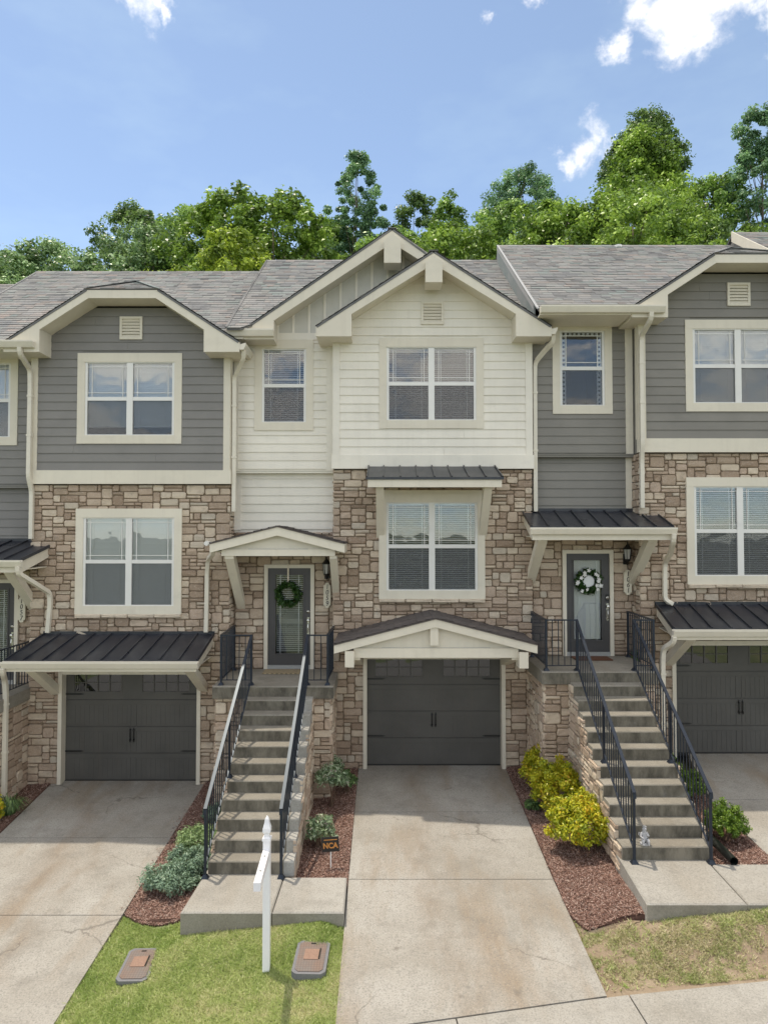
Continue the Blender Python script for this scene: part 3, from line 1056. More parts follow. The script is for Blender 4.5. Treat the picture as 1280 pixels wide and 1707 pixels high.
def window(parent, x0, x1, z0, z1, y, cols, blind, stone_sill=False, dark_from=None, curtain=False, tint=None):
    """double-hung window(s) in flat trim. The part is the trim; frame, panes, muntins, screen, blind and the room behind are its sub-parts"""
    tw, th_, tb = 0.146, 0.178, 0.166
    mb = MB()
    f0, f1 = y - 0.034, y + 0.02
    mb.box(x0, x1, f0, f1, z1 - th_, z1)
    mb.box(x0, x0 + tw, f0 + .003, f1, z0 + tb, z1 - th_)
    mb.box(x1 - tw, x1, f0 + .003, f1, z0 + tb, z1 - th_)
    mb.box(x0, x1, f0 - .004, f1, z0, z0 + tb)
    win = build(mb, 'window', M_CREAM, parent)
    a, b, c, d = x0 + tw, x1 - tw, z0 + tb, z1 - th_
    fw = 0.048
    zc = (c + d) / 2 + 0.0
    mb = MB()
    yf = y - 0.012
    mb.box(a, b, yf, y + .05, d - .022, d); mb.box(a, b, yf, y + .05, c, c + .018)
    mb.box(a, a + fw, yf, y + .05, c + .018, d - .022); mb.box(b - fw, b, yf, y + .05, c + .018, d - .022)
    cells = []
    if cols == 2:
        m = (a + b) / 2
        mb.box(m - .06, m + .06, yf - .004, y + .05, c + .018, d - .022)
        cells = [(a + fw, m - .06), (m + .06, b - fw)]
    else:
        cells = [(a + fw, b - fw)]
    for p, q in cells:
        mb.box(p, q, yf + .006, y + .045, zc - .036, zc + .036)
    build(mb, 'window_frame', M_VINYL, win)
    for p, q in cells:
        for (e, g, lowr) in ((zc + .036, d - .022, False), (c + .018, zc - .036, True)):
            mb = MB(); mb.box(p, q, y + .018, y + .024, e, g)
            build(mb, 'pane', M_GLASS, win)
            if lowr:
                mb = MB(); mb.box(p, q, y + .002, y + .004, e, g)
                build(mb, 'insect_screen', M_SCREEN, win)
            else:
                mb = MB(); s = .013; o_ = .085
                for xx in (p + o_, q - o_):
                    mb.box(xx - s / 2, xx + s / 2, y + .008, y + .016, e, g)
                for zz in (g - .07, e + .085):
                    mb.box(p, q, y + .009, y + .0155, zz - s / 2, zz + s / 2)
                build(mb, 'muntin', M_VINYL, win)
    # blind
    if blind:
        mb = MB()
        tilt = {'closed': 72, 'open': 24, 'half': 48}[blind]
        for p, q in cells:
            zz = d - .05
            zend = c + .03 if dark_from is None else dark_from
            mb.box(p - .02, q + .02, y + .045, y + .095, d - .045, d)
            while zz > zend:
                t = R(tilt + random.uniform(-3, 3)); hw = 0.025
                dy, dz = hw * math.cos(t), hw * math.sin(t)
                ex = random.uniform(-.002, .002)
                mb.quad((p - .02, y + .07 - dy, zz - dz + ex), (q + .02, y + .07 - dy, zz - dz - ex), (q + .02, y + .07 + dy, zz + dz - ex), (p - .02, y + .07 + dy, zz + dz + ex))
                zz -= 0.041
            for xx in (p + .13, q - .13):
                mb.box(xx - .006, xx + .006, y + .038, y + .041, zend, d - .05)
            mb.box(p - .02, q + .02, y + .05, y + .09, zend - .03, zend - .005)
        build(mb, 'blind', M_BLIND, win)
    if curtain:
        mb = MB(); dots = MB()
        for p, q in cells:
            for (u0, u1, v0, v1) in ((p, p + .09, c, d), (q - .09, q, c, d), (p + .09, q - .09, d - .09, d)):
                mb.box(u0, u1, y + .05, y + .056, v0, v1)
                n_ = int(max(u1 - u0, v1 - v0) / .085)
                for k in range(n_):
                    cx = (u0 + u1) / 2 if v1 - v0 > u1 - u0 else u0 + (k + .5) * (u1 - u0) / n_
                    cz = v0 + (k + .5) * (v1 - v0) / n_ if v1 - v0 > u1 - u0 else (v0 + v1) / 2
                    dots.lathe([(.024, 0), (.024, .003)], (cx, y + .046, cz), 8, 'y')
        build(mb, 'curtain_border', M_BLIND, win); build(dots, 'border_dots', M_BLACK, win)
    mb = MB()
    yy0, yy1 = y + .14, y + 1.3
    mb.add([(a, yy0, c), (b, yy0, c), (b, yy0, d), (a, yy0, d), (a, yy1, c), (b, yy1, c), (b, yy1, d), (a, yy1, d)],
           [(4, 5, 6, 7), (0, 1, 5, 4), (3, 7, 6, 2), (0, 4, 7, 3), (1, 2, 6, 5)])
    build(mb, 'room', M_DARK, win)
    if stone_sill:
        n = 4
        for k in range(n):
            mb = MB()
            u0 = x0 + (x1 - x0) * k / n; u1 = x0 + (x1 - x0) * (k + 1) / n
            stone_geo(mb, u0 - .004, u1 + .004, z0 - .075, z0 + .008, lambda u, v, o: (u, y - o, v), 0.085, 0.88)
            build(mb, 'sill_stone', M_STONE, win)
    return win, (a, b, c, d)


def vent(parent, x0, x1, z0, z1, y):
    mb = MB(); t = .045
    mb.box(x0, x1, y - .04, y + .01, z1 - t, z1); mb.box(x0, x1, y - .04, y + .01, z0, z0 + t)
    mb.box(x0, x0 + t, y - .038, y + .01, z0 + t, z1 - t); mb.box(x1 - t, x1, y - .038, y + .01, z0 + t, z1 - t)
    mb.box(x0 + .01, x1 - .01, y + .002, y + .012, z0 + .01, z1 - .01)
    v = build(mb, 'gable_vent', M_CREAM, parent)
    n = 6
    for k in range(n):
        za = z0 + t + (z1 - z0 - 2 * t) * k / n; zb = za + (z1 - z0 - 2 * t) / n
        mb = MB()
        mb.hexa([(x0 + t, y - .036, za), (x1 - t, y - .036, za), (x1 - t, y - .026, za), (x0 + t, y - .026, za),
                 (x0 + t, y - .008, zb), (x1 - t, y - .008, zb), (x1 - t, y, zb), (x0 + t, y, zb)])
        build(mb, 'louvre', M_CREAM, v)
    return v


def gutter(parent, x0, x1, y0, y1, z0, z1, name='gutter'):
    """ogee trough running along x, front at y0"""
    prof = [(y1, z0), (y0 + .045, z0), (y0 + .030, z0 + .03), (y0 + .012, z0 + (z1 - z0) * .55), (y0, z1 - .03), (y0, z1), (y0 + .012, z1), (y0 + .012, z1 - .02), (y1 - .01, z1 - .03), (y1 - .01, z1), (y1, z1)]
    mb = MB(); mb.prism(prof, x0, x1, 'x')
    return build(mb, name, M_GUTTER, parent)


def side_gutter(parent, y0, y1, x0, x1, z0, z1):
    """trough running along y (front end at y0), outer lip at x1"""
    s = 1 if x1 > x0 else -1
    L = abs(x1 - x0)
    prof = [(x0, z0), (x0 + s * (L - .045), z0), (x0 + s * (L - .012), z0 + (z1 - z0) * .5), (x1, z1 - .03), (x1, z1), (x1 - s * .012, z1), (x0 + s * .01, z1 - .03), (x0, z1)]
    mb = MB(); mb.prism(prof, y0, y1, 'y')
    return build(mb, 'gutter', M_GUTTER, parent)


def downspout(parent, path):
    mb = MB(); P = [Vector(p) for p in path]
    # soften the elbows
    Q = [P[0]]
    for a, b, c in zip(P, P[1:], P[2:]):
        d1 = min(.07, (b - a).length * .4); d2 = min(.07, (c - b).length * .4)
        Q += [b + (a - b).normalized() * d1, b + ((a - b).normalized() * d1 + (c - b).normalized() * d2) * .3, b + (c - b).normalized() * d2]
    Q.append(P[-1])
    mb.tube(Q, 0.053, 4, True, True)
    d = build(mb, 'downspout', M_GUTTER, parent)
    # straps
    for (a, b) in zip(P, P[1:]):
        if abs(b.z - a.z) > 1.2 and abs(b.x - a.x) < .2:
            for t in (.12, .55):
                p = a.lerp(b, t)
                mb = MB(); mb.box(p.x - .047, p.x + .047, p.y - .045, p.y + .05, p.z - .02, p.z + .02)
                build(mb, 'strap', M_GUTTER, d)
    return d


def shed_canopy(parent, name, xb0, xb1, yb, zb, xf0, xf1, yf, zf, seams, fz0, gut, struts, strut_w=.16, fascia_h=.18):
    """standing-seam shed canopy on diagonal struts"""
    mb = MB()
    t = .03
    mb.hexa([(xf0, yf, zf - t), (xf1, yf, zf - t), (xb1, yb, zb - t), (xb0, yb, zb - t), (xf0, yf, zf), (xf1, yf, zf), (xb1, yb, zb), (xb0, yb, zb)])
    can = build(mb, name, M_SEAM, parent)
    for k in range(seams + 1):
        s = k / seams
        s = min(max(s, .006), .994)
        pf = Vector((xf0 + (xf1 - xf0) * s, yf - .004, zf + .012)); pb = Vector((xb0 + (xb1 - xb0) * s, yb, zb + .012))
        mb = MB(); mb.bar(pf, pb, .022, .034)
        build(mb, 'seam', M_SEAM, can)
    # drip edge, head flashing
    mb = MB(); mb.box(xf0 - .004, xf1 + .004, yf - .014, yf + .0, zf - .04, zf + .006)
    build(mb, 'drip_edge', M_SEAM, can)
    mb = MB(); mb.box(xb0, xb1, yb - .03, yb, zb - .01, zb + .05)
    build(mb, 'head_flashing', M_SEAM, can)
    # timber frame: fascia, side rakes, ceiling
    mb = MB(); mb.box(xf0 + .03, xf1 - .03, yf + .012, yf + .06, fz0, zf - t - .003)
    build(mb, 'fascia', M_CREAM, can)
    for (xa, xb_, sg) in ((xf0 + .03, xb0 + .03, 1), (xf1 - .03, xb1 - .03, -1)):
        mb = MB()
        w_ = .04 * sg
        mb.hexa([(xa, yf + .0605, fz0), (xa + w_, yf + .0605, fz0), (xb_ + w_, yb, zb - t - fascia_h), (xb_, yb, zb - t - fascia_h),
                 (xa, yf + .0605, zf - t - .003), (xa + w_, yf + .0605, zf - t - .003), (xb_ + w_, yb, zb - t - .003), (xb_, yb, zb - t - .003)] if sg > 0 else
                [(xa + w_, yf + .0605, fz0), (xa, yf + .0605, fz0), (xb_, yb, zb - t - fascia_h), (xb_ + w_, yb, zb - t - fascia_h),
                 (xa + w_, yf + .0605, zf - t - .003), (xa, yf + .0605, zf - t - .003), (xb_, yb, zb - t - .003), (xb_ + w_, yb, zb - t - .003)])
        build(mb, 'rake_board', M_CREAM, can)
    mb = MB(); mb.hexa([(xf0 + .07, yf + .06, fz0 + .035), (xf1 - .07, yf + .06, fz0 + .035), (xb1 - .07, yb, fz0 + .06), (xb0 + .07, yb, fz0 + .06),
                        (xf0 + .07, yf + .06, fz0 + .055), (xf1 - .07, yf + .06, fz0 + .055), (xb1 - .07, yb, fz0 + .08), (xb0 + .07, yb, fz0 + .08)])
    build(mb, 'ceiling_board', M_CREAM, can)
    if gut:
        g = gutter(can, xf0 - .02, xf1 + .02, yf - .11, yf - .015, zf - .135, zf - .012)
    for (x, zt, ztb, zlo) in struts:
        mb = MB()
        w_ = strut_w / 2
        ya, yw = yf + .16, yb
        mb.hexa([(x - w_, ya, zt), (x + w_, ya, zt), (x + w_, yw, zlo), (x - w_, yw, zlo), (x - w_, ya + .002, zt + .015), (x + w_, ya + .002, zt + .015), (x + w_, yw, ztb), (x - w_, yw, ztb)]) if False else \
            mb.prism([(ya, zt + .01), (ya, zt - .03), (yw, zlo), (yw, zlo + .17), (ya + .22, zt + .01)], x - w_, x + w_, 'x')
        build(mb, 'bracket', M_CREAM, can)
    return can


def gable_canopy(parent, name, xr, zr, half, slope, yf, yb, board, beam, beam_z, blocks, kp, struts, zlo, ext=0.0):
    """low shingled gable canopy: two roof slopes, raking fascia, beam and filled gable"""
    mb = MB()
    B = lambda x: zr - slope * abs(x - xr)
    xl, xe = xr - half, xr + half
    mb.prism([(xl + .05, B(xl + .05) - .035), (xr, zr - .04), (xe - .05, B(xe - .05) - .035), (xe - .05, beam_z[1] - .0), (xl + .05, beam_z[1] - .0)], yf + .14, yf + .17, 'y')
    can = build(mb, name, M_CREAM, parent)
    for s in (-1, 1):
        e = xl if s < 0 else xe
        if s < 0:
            poly = [(e, yf - .02, B(e)), (xr, yf - .02, zr), (xr, yb, zr), (e, yb, B(e))]
            poly = [poly[3], poly[0], poly[1], poly[2]]
        else:
            poly = [(e, yf - .02, B(e)), (e, yb, B(e)), (xr, yb, zr), (xr, yf - .02, zr)]
        roof_small(poly, can)
        mb = MB()
        mb.prism([(e, B(e) - .012), (xr, zr - .012), (xr, zr - board), (e, B(e) - board)], yf, yf + .045, 'y')
        build(mb, 'raking_fascia', M_CREAM, can)
        mb = MB()
        mb.box(min(e, e - s * .04), max(e, e - s * .04), yf + .0455, yb, B(e) - board, B(e) - .02)
        build(mb, 'eave_fascia', M_CREAM, can)
    mb = MB(); mb.box(beam[0], beam[1], yf + .10, yf + .20, beam_z[0], beam_z[1])
    build(mb, 'beam', M_CREAM, can)
    mb = MB(); mb.box(xl + .045, xe - .045, yf + .201, yb, beam_z[1] - .06, beam_z[1] - .03)
    build(mb, 'ceiling_board', M_CREAM, can)
    mb = MB(); mb.box(beam[0] + .5, beam[1] - .5, yf + .097, yf + .101, beam_z[1] + .004, beam_z[1] + .012)
    build(mb, 'reveal_strip', M_LEAD, can)
    for (a, b, z0, z1) in blocks:
        mb = MB(); mb.box(a, b, yf - .03, yb, z0, z1) if False else mb.box(a, b, yf - .02, yf + .35, z0, z1)
        build(mb, 'beam_end', M_CREAM, can)
    if kp:
        mb = MB(); mb.box(kp[0], kp[1], yf + .03, yf + .139, kp[2], kp[3])
        build(mb, 'king_post', M_CREAM, can)
    for (x, w_, zt, zl) in struts:
        mb = MB()
        mb.prism([(yf + .14, zt), (yf + .14, zt - .05), (yb, zl), (yb, zl + .18), (yf + .36, zt)], x - w_ / 2, x + w_ / 2, 'x')
        build(mb, 'bracket', M_CREAM, can)
    return can


def roof_small(poly, can):
    """dark shingle tabs laid straight under a canopy (thing > part > sub-part leaves no level for a deck of its own)"""
    P = [Vector(p) for p in poly]
    u = (P[1] - P[0]); W_ = u.length; u.normalize()
    v = (P[3] - P[0]); H_ = v.length; v.normalize()
    n = u.cross(v)
    if n.z < 0:
        n = -n
    mb = MB()
    A = lambda a, b, h: P[0] + u * a + v * b + n * h
    mb.add([A(0, 0, -.02), A(W_, 0, -.02), A(W_, H_, -.02), A(0, H_, -.02), A(0, 0, .002), A(W_, 0, .002), A(W_, H_, .002), A(0, H_, .002)],
           [(3, 2, 1, 0), (4, 5, 6, 7), (0, 1, 5, 4), (1, 2, 6, 5), (2, 3, 7, 6), (3, 0, 4, 7)], 0.2)
    ex = .14
    r = 0
    while r * ex < H_ - .01:
        x = -random.uniform(0, .2)
        while x < W_:
            wd = random.uniform(.13, .33)
            a0, a1 = max(0, x), min(W_, x + wd - .005); x += wd
            if a1 - a0 < .01:
                continue
            b0, b1 = r * ex - .006, min(H_, (r + 1) * ex)
            th = .014 + random.choice((0, .005))
            mb.add([A(a0, b0, th), A(a1, b0, th), A(a1, b1, .006), A(a0, b1, .006), A(a0, b0, 0), A(a1, b0, 0)], [(0, 1, 2, 3), (4, 5, 1, 0)])
        r += 1
    build(mb, 'shingles', M_SHINGLED, can, kind='stuff')


def garage_door(parent, x0, x1, z0, z1, y):
    mb = MB()
    mb.box(x0, x1, y + .02, y + .05, z0, z1)
    g = build(mb, 'garage_door', M_GARAGE, parent)
    zs = [z0, 0.557 + (z0 - .02), 1.083, 1.65, z1]
    zs = [z0, z0 + (z1 - z0) * .25, z0 + (z1 - z0) * .5, z0 + (z1 - z0) * .75, z1]
    xm = (x0 + x1) / 2
    for k in range(4):
        a, b = zs[k] + .004, zs[k + 1] - .004
        mb = MB()
        if k < 3:
            mb.box(x0, x1, y, y + .019, a, b)
            # raised rails and stiles of the carriage style
            mb.box(x0 + .02, x1 - .02, y - .008, y - .0005, b - .09, b - .015)
            for xx in (xm - .085, xm + .025):
                mb.box(xx, xx + .06, y - .007, y - .0005, a + .01, b - .092)
            nb = 12
            for s in (0, 1):
                q0, q1 = (x0 + .1, xm - .1) if s == 0 else (xm + .1, x1 - .1)
                for i in range(nb):
                    mb.box(q0 + (q1 - q0) * i / nb + .004, q0 + (q1 - q0) * (i + 1) / nb - .004, y - .0035, y - .0004, a + .02, b - .10)
        else:
            # top section with two window openings
            wins = [(x0 + .155, x0 + 1.10), (x1 - 1.13, x1 - .19)]
            wz0, wz1 = a + .14, b - .02
            mb.box(x0, x1, y, y + .019, a, wz0); mb.box(x0, x1, y, y + .019, wz1, b)
            xs_ = [x0] + [v for w_ in wins for v in w_] + [x1]
            for i in range(0, len(xs_), 2):
                mb.box(xs_[i], xs_[i + 1], y, y + .019, wz0, wz1)
            for (wa, wb) in wins:
                m2 = MB(); m2.box(wa, wb, y + .010, y + .014, wz0, wz1)
                build(m2, 'pane', M_GLASSD, g)
                m2 = MB()
                for i in range(5):
                    xx = wa + (wb - wa) * i / 4
                    m2.box(xx - .012, xx + .012, y - .007, y + .009, wz0 - .012, wz1 + .012)
                for zz in (wz0, (wz0 + wz1) / 2 + .01, wz1):
                    t = .012 if zz != (wz0 + wz1) / 2 + .01 else .006
                    m2.box(wa, wb, y - .006, y + .008, zz - t, zz + t)
                build(m2, 'window_grid', M_GARAGE, g)
        build(mb, 'panel', M_GARAGE, g)
    for sx in (-.036, .036):
        mb = MB()
        prof = [(.008, 0), (.014, .03), (.02, .05), (.009, .06), (.011, .14), (.009, .22), (.02, .235), (.014, .25), (.004, .285)]
        mb.lathe(prof, (xm + sx, y - .03, 0.765), 8)
        mb.box(xm + sx - .01, xm + sx + .01, y - .03, y, .815, .84); mb.box(xm + sx - .01, xm + sx + .01, y - .03, y, .98, 1.005)
        build(mb, 'handle', M_BLACK, g)
    for zz in (0.585, 1.705):
        for s in (0, 1):
            e = x0 if s == 0 else x1
            d = 1 if s == 0 else -1
            mb = MB(); mb.prism([(e, zz - .016), (e + d * .30, zz - .016), (e + d * .37, zz), (e + d * .30, zz + .016), (e, zz + .016)] if s == 0 else
                                [(e, zz + .016), (e + d * .30, zz + .016), (e + d * .37, zz), (e + d * .30, zz - .016), (e, zz - .016)], y - .014, y - .0085, 'y')
            build(mb, 'hinge_strap', M_BLACK, g)
    mb = MB(); mb.box(x0, x1, y - .012, y + .02, z0 - .06, z0 - .002)
    build(mb, 'rubber_seal', M_BLACK, g)
    return g


def entry_door(parent, x0, x1, z0, z1, y, blind):
    """x0..x1 the outside of the casing"""
    mb = MB(); t = .075
    f = y - .05
    mb.box(x0, x0 + t, f, y + .04, z0, z1); mb.box(x1 - t, x1, f, y + .04, z0, z1)
    mb.box(x0 + t, x1 - t, f + .002, y + .04, z1 - .07, z1)
    d = build(mb, 'entry_door', M_CREAM, parent)
    a, b, c, e = x0 + t, x1 - t, z0 + .075, z1 - .07
    mb = MB(); mb.box(a, b, y - .045, y + .04, z0, c)
    build(mb, 'threshold', M_LEAD, d)
    ga, gb, gc, ge = a + .155, b - .155, c + .23, e - .135
    mb = MB(); ys, ye = y - .005, y + .04
    mb.box(a, ga, ys, ye, c, e); mb.box(gb, b, ys, ye, c, e); mb.box(ga, gb, ys, ye, c, gc); mb.box(ga, gb, ys, ye, ge, e)
    for (p, q, r_, s) in ((ga - .03, ga, gc - .03, ge + .03), (gb, gb + .03, gc - .03, ge + .03), (ga, gb, gc - .03, gc), (ga, gb, ge, ge + .03)):
        mb.box(p, q, ys - .012, ys - .0005, r_, s)
    build(mb, 'door_leaf', M_DOOR, d)
    mb = MB(); mb.box(ga, gb, y + .012, y + .018, gc, ge); build(mb, 'pane', M_GLASS, d)
    mb = MB()
    zz = ge - .02
    tilt = 20 if blind == 'open' else 66
    while zz > gc + .02:
        tt = R(tilt + random.uniform(-3, 3)); dy, dz = .022 * math.cos(tt), .022 * math.sin(tt)
        mb.quad((ga + .01, y + .06 - dy, zz - dz), (gb - .01, y + .06 - dy, zz - dz), (gb - .01, y + .06 + dy, zz + dz), (ga + .01, y + .06 + dy, zz + dz))
        zz -= .040 if blind == 'open' else .03
    for xx in (ga + .09, gb - .09):
        mb.box(xx - .008, xx + .008, y + .030, y + .034, gc, ge)
    build(mb, 'blind', M_BLIND, d)
    mb = MB(); yy0, yy1 = y + .10, y + 1.5
    mb.add([(ga, yy0, gc), (gb, yy0, gc), (gb, yy0, ge), (ga, yy0, ge), (ga, yy1, gc), (gb, yy1, gc), (gb, yy1, ge), (ga, yy1, ge)], [(4, 5, 6, 7), (0, 1, 5, 4), (3, 7, 6, 2), (0, 4, 7, 3), (1, 2, 6, 5)])
    build(mb, 'room', M_DARK, d)
    hx = b - .045
    mb = MB(); mb.lathe([(.0, -.03), (.030, -.03), (.034, -.02), (.034, .0)], (hx, y - .006, c + 1.07), 12, 'y'); build(mb, 'deadbolt', M_NICKEL, d, True)
    mb = MB()
    mb.box(hx - .022, hx + .022, y - .016, y - .006, c + .62, c + .96)
    mb.lathe([(.0, -.06), (.026, -.055), (.03, -.035), (.012, -.02), (.012, 0)], (hx, y - .016, c + .90), 10, 'y')
    mb.tube([(hx, y - .016, c + .84), (hx, y - .055, c + .82), (hx, y - .065, c + .75), (hx, y - .055, c + .68), (hx, y - .016, c + .66)], .010, 8)
    build(mb, 'handle', M_NICKEL, d)
    if blind != 'open':
        mb = MB(); mb.box(hx - .028, hx + .028, y - .03, y - .006, c + 1.0, c + 1.14); build(mb, 'keypad', M_BLACK, d)
    return d


# ------------------------------------------------------------------ one townhouse
BX0, BX1 = -1.0, 2.92
YB, YS, YE, YD = 14.0, 14.05, 14.3, 14.42
RZ, RX = 10.02, 0.95
B_ = lambda x: RZ - 0.65 * abs(x - RX)
MAIN0Y, MAIN0Z, MS = 13.6, 8.55, 0.667


def townhouse(off, gable, side_mat, label, upper_blind, lower_blind, entry_blind, garage_can, window_can, extras):
    global OFF
    OFF = Vector(off)
    H = empty('townhouse', (0, 14.0, 0), label, 'house', 'townhouses in the row')
    left_x = -3.03
    # ---- openings
    up = (-.095, 1.968, 6.655, 8.455)
    lo = (-.10, 1.985, 3.30, 5.375)
    en = (-2.61, -1.425, 6.66, 8.50)
    inner = lambda w_: (w_[0] + .13, w_[1] - .13, w_[2] + .15, w_[3] - .16)
    door = (-2.415, -1.405, 1.86, 3.955)
    gar = (-.334, 2.301, 0.02, 2.123)
    # ---- walls
    wall_core('wall', BX0, BX1, 5.86, 8.45, YB + .002, [inner(up)], side_mat, H)
    gm = MB()
    topz = 9.36 if gable == 'jerk' else 9.86
    pts = [(BX0, 8.45), (BX1, 8.45), (BX1, B_(BX1) - .17)]
    if gable == 'jerk':
        dx = (RZ - .19 - 9.36) / .65
        pts += [(RX + dx, 9.36), (RX - dx, 9.36)]
    else:
        pts += [(RX, RZ - .17)]
    pts += [(BX0, B_(BX0) - .17)]
    gm.prism(pts, YB + .002, YB + .1, 'y'); build(gm, 'gable_wall', side_mat, H)
    wall_core('stone_backing', BX0 + .02, BX1 - .02, -.45, 5.855, YS + .012, [inner(lo), (gar[0] - .02, gar[1] + .02, -.5, gar[3] + .02)], M_MORTAR, H)
    wall_core('wall', left_x - .03, BX0, 5.86, 8.6, YE + .002, [inner(en)], side_mat, H)
    wall_core('wall', left_x - .03, BX0 + .05, 4.6, 5.86, YD + .002, [], side_mat, H)
    wall_core('stone_backing', left_x - .03, BX0 + .05, 1.2, 4.6, YD + .012, [(door[0] + .03, door[1] - .03, 1.5, door[3] - .03)], M_MORTAR, H)
    # side returns of the bay, side, back walls of the house
    for xs_, s in ((BX0, -1), (BX1, 1)):
        mb = MB(); mb.box(min(xs_, xs_ - s * .08), max(xs_, xs_ - s * .08), YB + .101, YD + .2, 5.86, 8.5); build(mb, 'side_wall', side_mat, H)
        mb = MB(); q = xs_ - s * .02; mb.box(min(q, q - s * .08), max(q, q - s * .08), YS + .113, YD + .2, -.45, 5.855); build(mb, 'side_backing', M_MORTAR, H)
    mb = MB()
    mb.box(left_x - .03, BX1, 22.6, 22.8, -.5, 8.5)
    for xx in (left_x, BX1 - .12):
        mb.prism([(14.7, -.5), (22.59, -.5), (22.59, 8.4), (18.3, 11.45), (14.7, 9.05)], xx, xx + .1, 'x')
    mb.box(left_x + .15, BX1 - .15, 14.9, 22.5, 2.7, 2.8)
    build(mb, 'house_shell', side_mat, H)
    # soffit between bay and overhanging entry storey
    mb = MB(); mb.box(left_x, BX0, YE - .02, YD + .05, 5.80, 5.858); build(mb, 'overhang_soffit', side_mat, H)
    # ---- siding
    def gtop(z):
        if gable == 'jerk' and z > 9.36:
            return None
        d = (RZ - .185 - z) / .65
        return (RX - d, RX + d) if d > 0 else None
    zt = 9.36 if gable == 'jerk' else 9.83
    siding(BX0 + .125, BX1 - .125, 6.135, 6.135 + .17 * 13, YB, side_mat, H, [inner(up)])
    siding(BX0 + .125, BX1 - .125, 6.135 + .17 * 13, zt, YB, side_mat, H, [(up[0] + .1, up[1] - .1, 8.3, up[3] - .05)], gtop)
    siding(left_x + .10 if gable == 'peak' else left_x + .0, BX0 - .16 if gable == 'peak' else BX0 - .11, 5.86 + .03, 8.42 if gable != 'peak' else 8.50, YE, side_mat, H, [inner(en)])
    siding(left_x + .14 if gable == 'peak' else left_x + .05, BX0 - .02, 4.68, 5.80, YD, side_mat, H)
    # ---- corner boards, band
    def board(name, *a, mat=None):
        mb = MB(); mb.box(*a); return build(mb, name, mat or (M_WSIDE if gable == 'peak' else M_CREAM), H)
    board('corner_board', BX0 - .008, BX0 + .125, YB - .034, YB + .002, 6.13, 8.36)
    board('corner_board', BX1 - .125, BX1 + .008, YB - .034, YB + .002, 6.13, 8.36)
    board('corner_board', BX1 + .0005, BX1 + .02, YB + .0025, YB + .14, 6.13, 8.36)
    board('corner_board', BX0 - .02, BX0 - .0005, YB + .0025, YB + .14, 6.13, 8.36)
    board('trim_band', BX0 - .03, BX1 + .03, YB - .05, YB + .06, 5.86, 6.128)
    if gable == 'peak':
        board('corner_board', left_x, left_x + .10, YE - .03, YE + .002, 5.86, 8.55)
        board('corner_board', BX0 - .16, BX0 - .022, YE - .032, YE + .002, 5.86, 8.40)
        board('corner_board', left_x, left_x + .14, YD - .03, YD + .002, 4.65, 5.798)
        board('corner_board', BX0 - .02, BX0 + .04, YD - .03, YD + .002, 4.65, 5.798)
        board('frieze_board', left_x + .1, BX0 - .16, YE - .031, YE + .002, 8.503, 8.64)
    else:
        board('corner_board', BX0 - .165, BX0 - .022, YE - .032, YE + .002, 5.86, 8.40)
        board('corner_board', BX0 - .135, BX0 - .012, YD - .03, YD + .002, 4.65, 5.798)
        board('frieze_board', left_x, BX0 - .022, YE - .033, YE + .002, 8.422, 8.55)
    board('drip_strip', left_x, BX0 - .022, YE - .04, YE + .002, 5.845, 5.862, mat=side_mat)
    # ---- windows
    window(H, *up, YB, 2, upper_blind, dark_from=extras.get('upper_dark'))
    window(H, *lo, YS - .03, 2, lower_blind, True)
    window(H, *en, YE, 1, entry_blind, curtain=extras.get('curtain', False))
    vent(H, .735, 1.18, 8.725, 9.18, YB - .012)
    # ---- stone veneer
    ss = StoneSet()
    hole = lambda w_, g=.05: (lambda u, v: w_[0] + g < u < w_[1] - g and w_[2] + g < v < w_[3] - g)
    h1, h2 = hole(lo), (lambda u, v: gar[0] - .05 < u < gar[1] + .05 and v < gar[3] + .1)
    ss.wall(BX0 - .012, BX1 + .012, 0.0 - .1, 5.85, lambda u, v, o: (u, YS + .012 - o, v), lambda u, v: h1(u, v) or h2(u, v))
    h3 = hole(door, .02)
    ss.wall(left_x + .02, BX0 + .04, 1.87, 4.62, lambda u, v, o: (u, YD + .012 - o, v), lambda u, v: h3(u, v))
    ss.wall(YS + .02, YD + .0, 1.87 if gable != 'none' else 0, 5.85, lambda u, v, o: (BX1 - .02 + o, u, v), None, .25)
    ss.wall(YS + .02, YD + .0, 1.87, 5.85, lambda u, v, o: (BX0 + .02 - o, u, v), None, .25)
    ss.finish(H)
    # ---- main roof
    ridge_y = 18.3; ridge_z = MAIN0Z + MS * (ridge_y - MAIN0Y)
    x0, x1 = left_x - .0, BX1 + .01
    # the front slope is notched along the valleys of the gable in front of it
    gp = (.16, 10.6, .688, -2.76) if gable == 'peak' else (RX, RZ, .65, RX - 2.25)
    vy = lambda x: MAIN0Y + max(0, gp[1] - gp[2] * abs(x - gp[0]) - MAIN0Z) / MS
    mz = lambda y: MAIN0Z + MS * (y - MAIN0Y)
    pt = lambda x, y: (x, y, mz(y))
    roof_plane([pt(x0, MAIN0Y), pt(gp[3], MAIN0Y), pt(gp[0], vy(gp[0])), pt(gp[0], ridge_y), pt(x0, ridge_y)], M_SHINGLE, H, eave=(1, 0, 0))
    roof_plane([pt(gp[0], vy(gp[0])), pt(x1, vy(x1)), pt(x1, ridge_y), pt(gp[0], ridge_y)], M_SHINGLE, H, eave=(1, 0, 0))
    roof_plane([(x1, 23.0, MAIN0Z), (x0, 23.0, MAIN0Z), (x0, ridge_y, ridge_z), (x1, ridge_y, ridge_z)], M_SHINGLE, H)
    mb = MB()
    k = 0
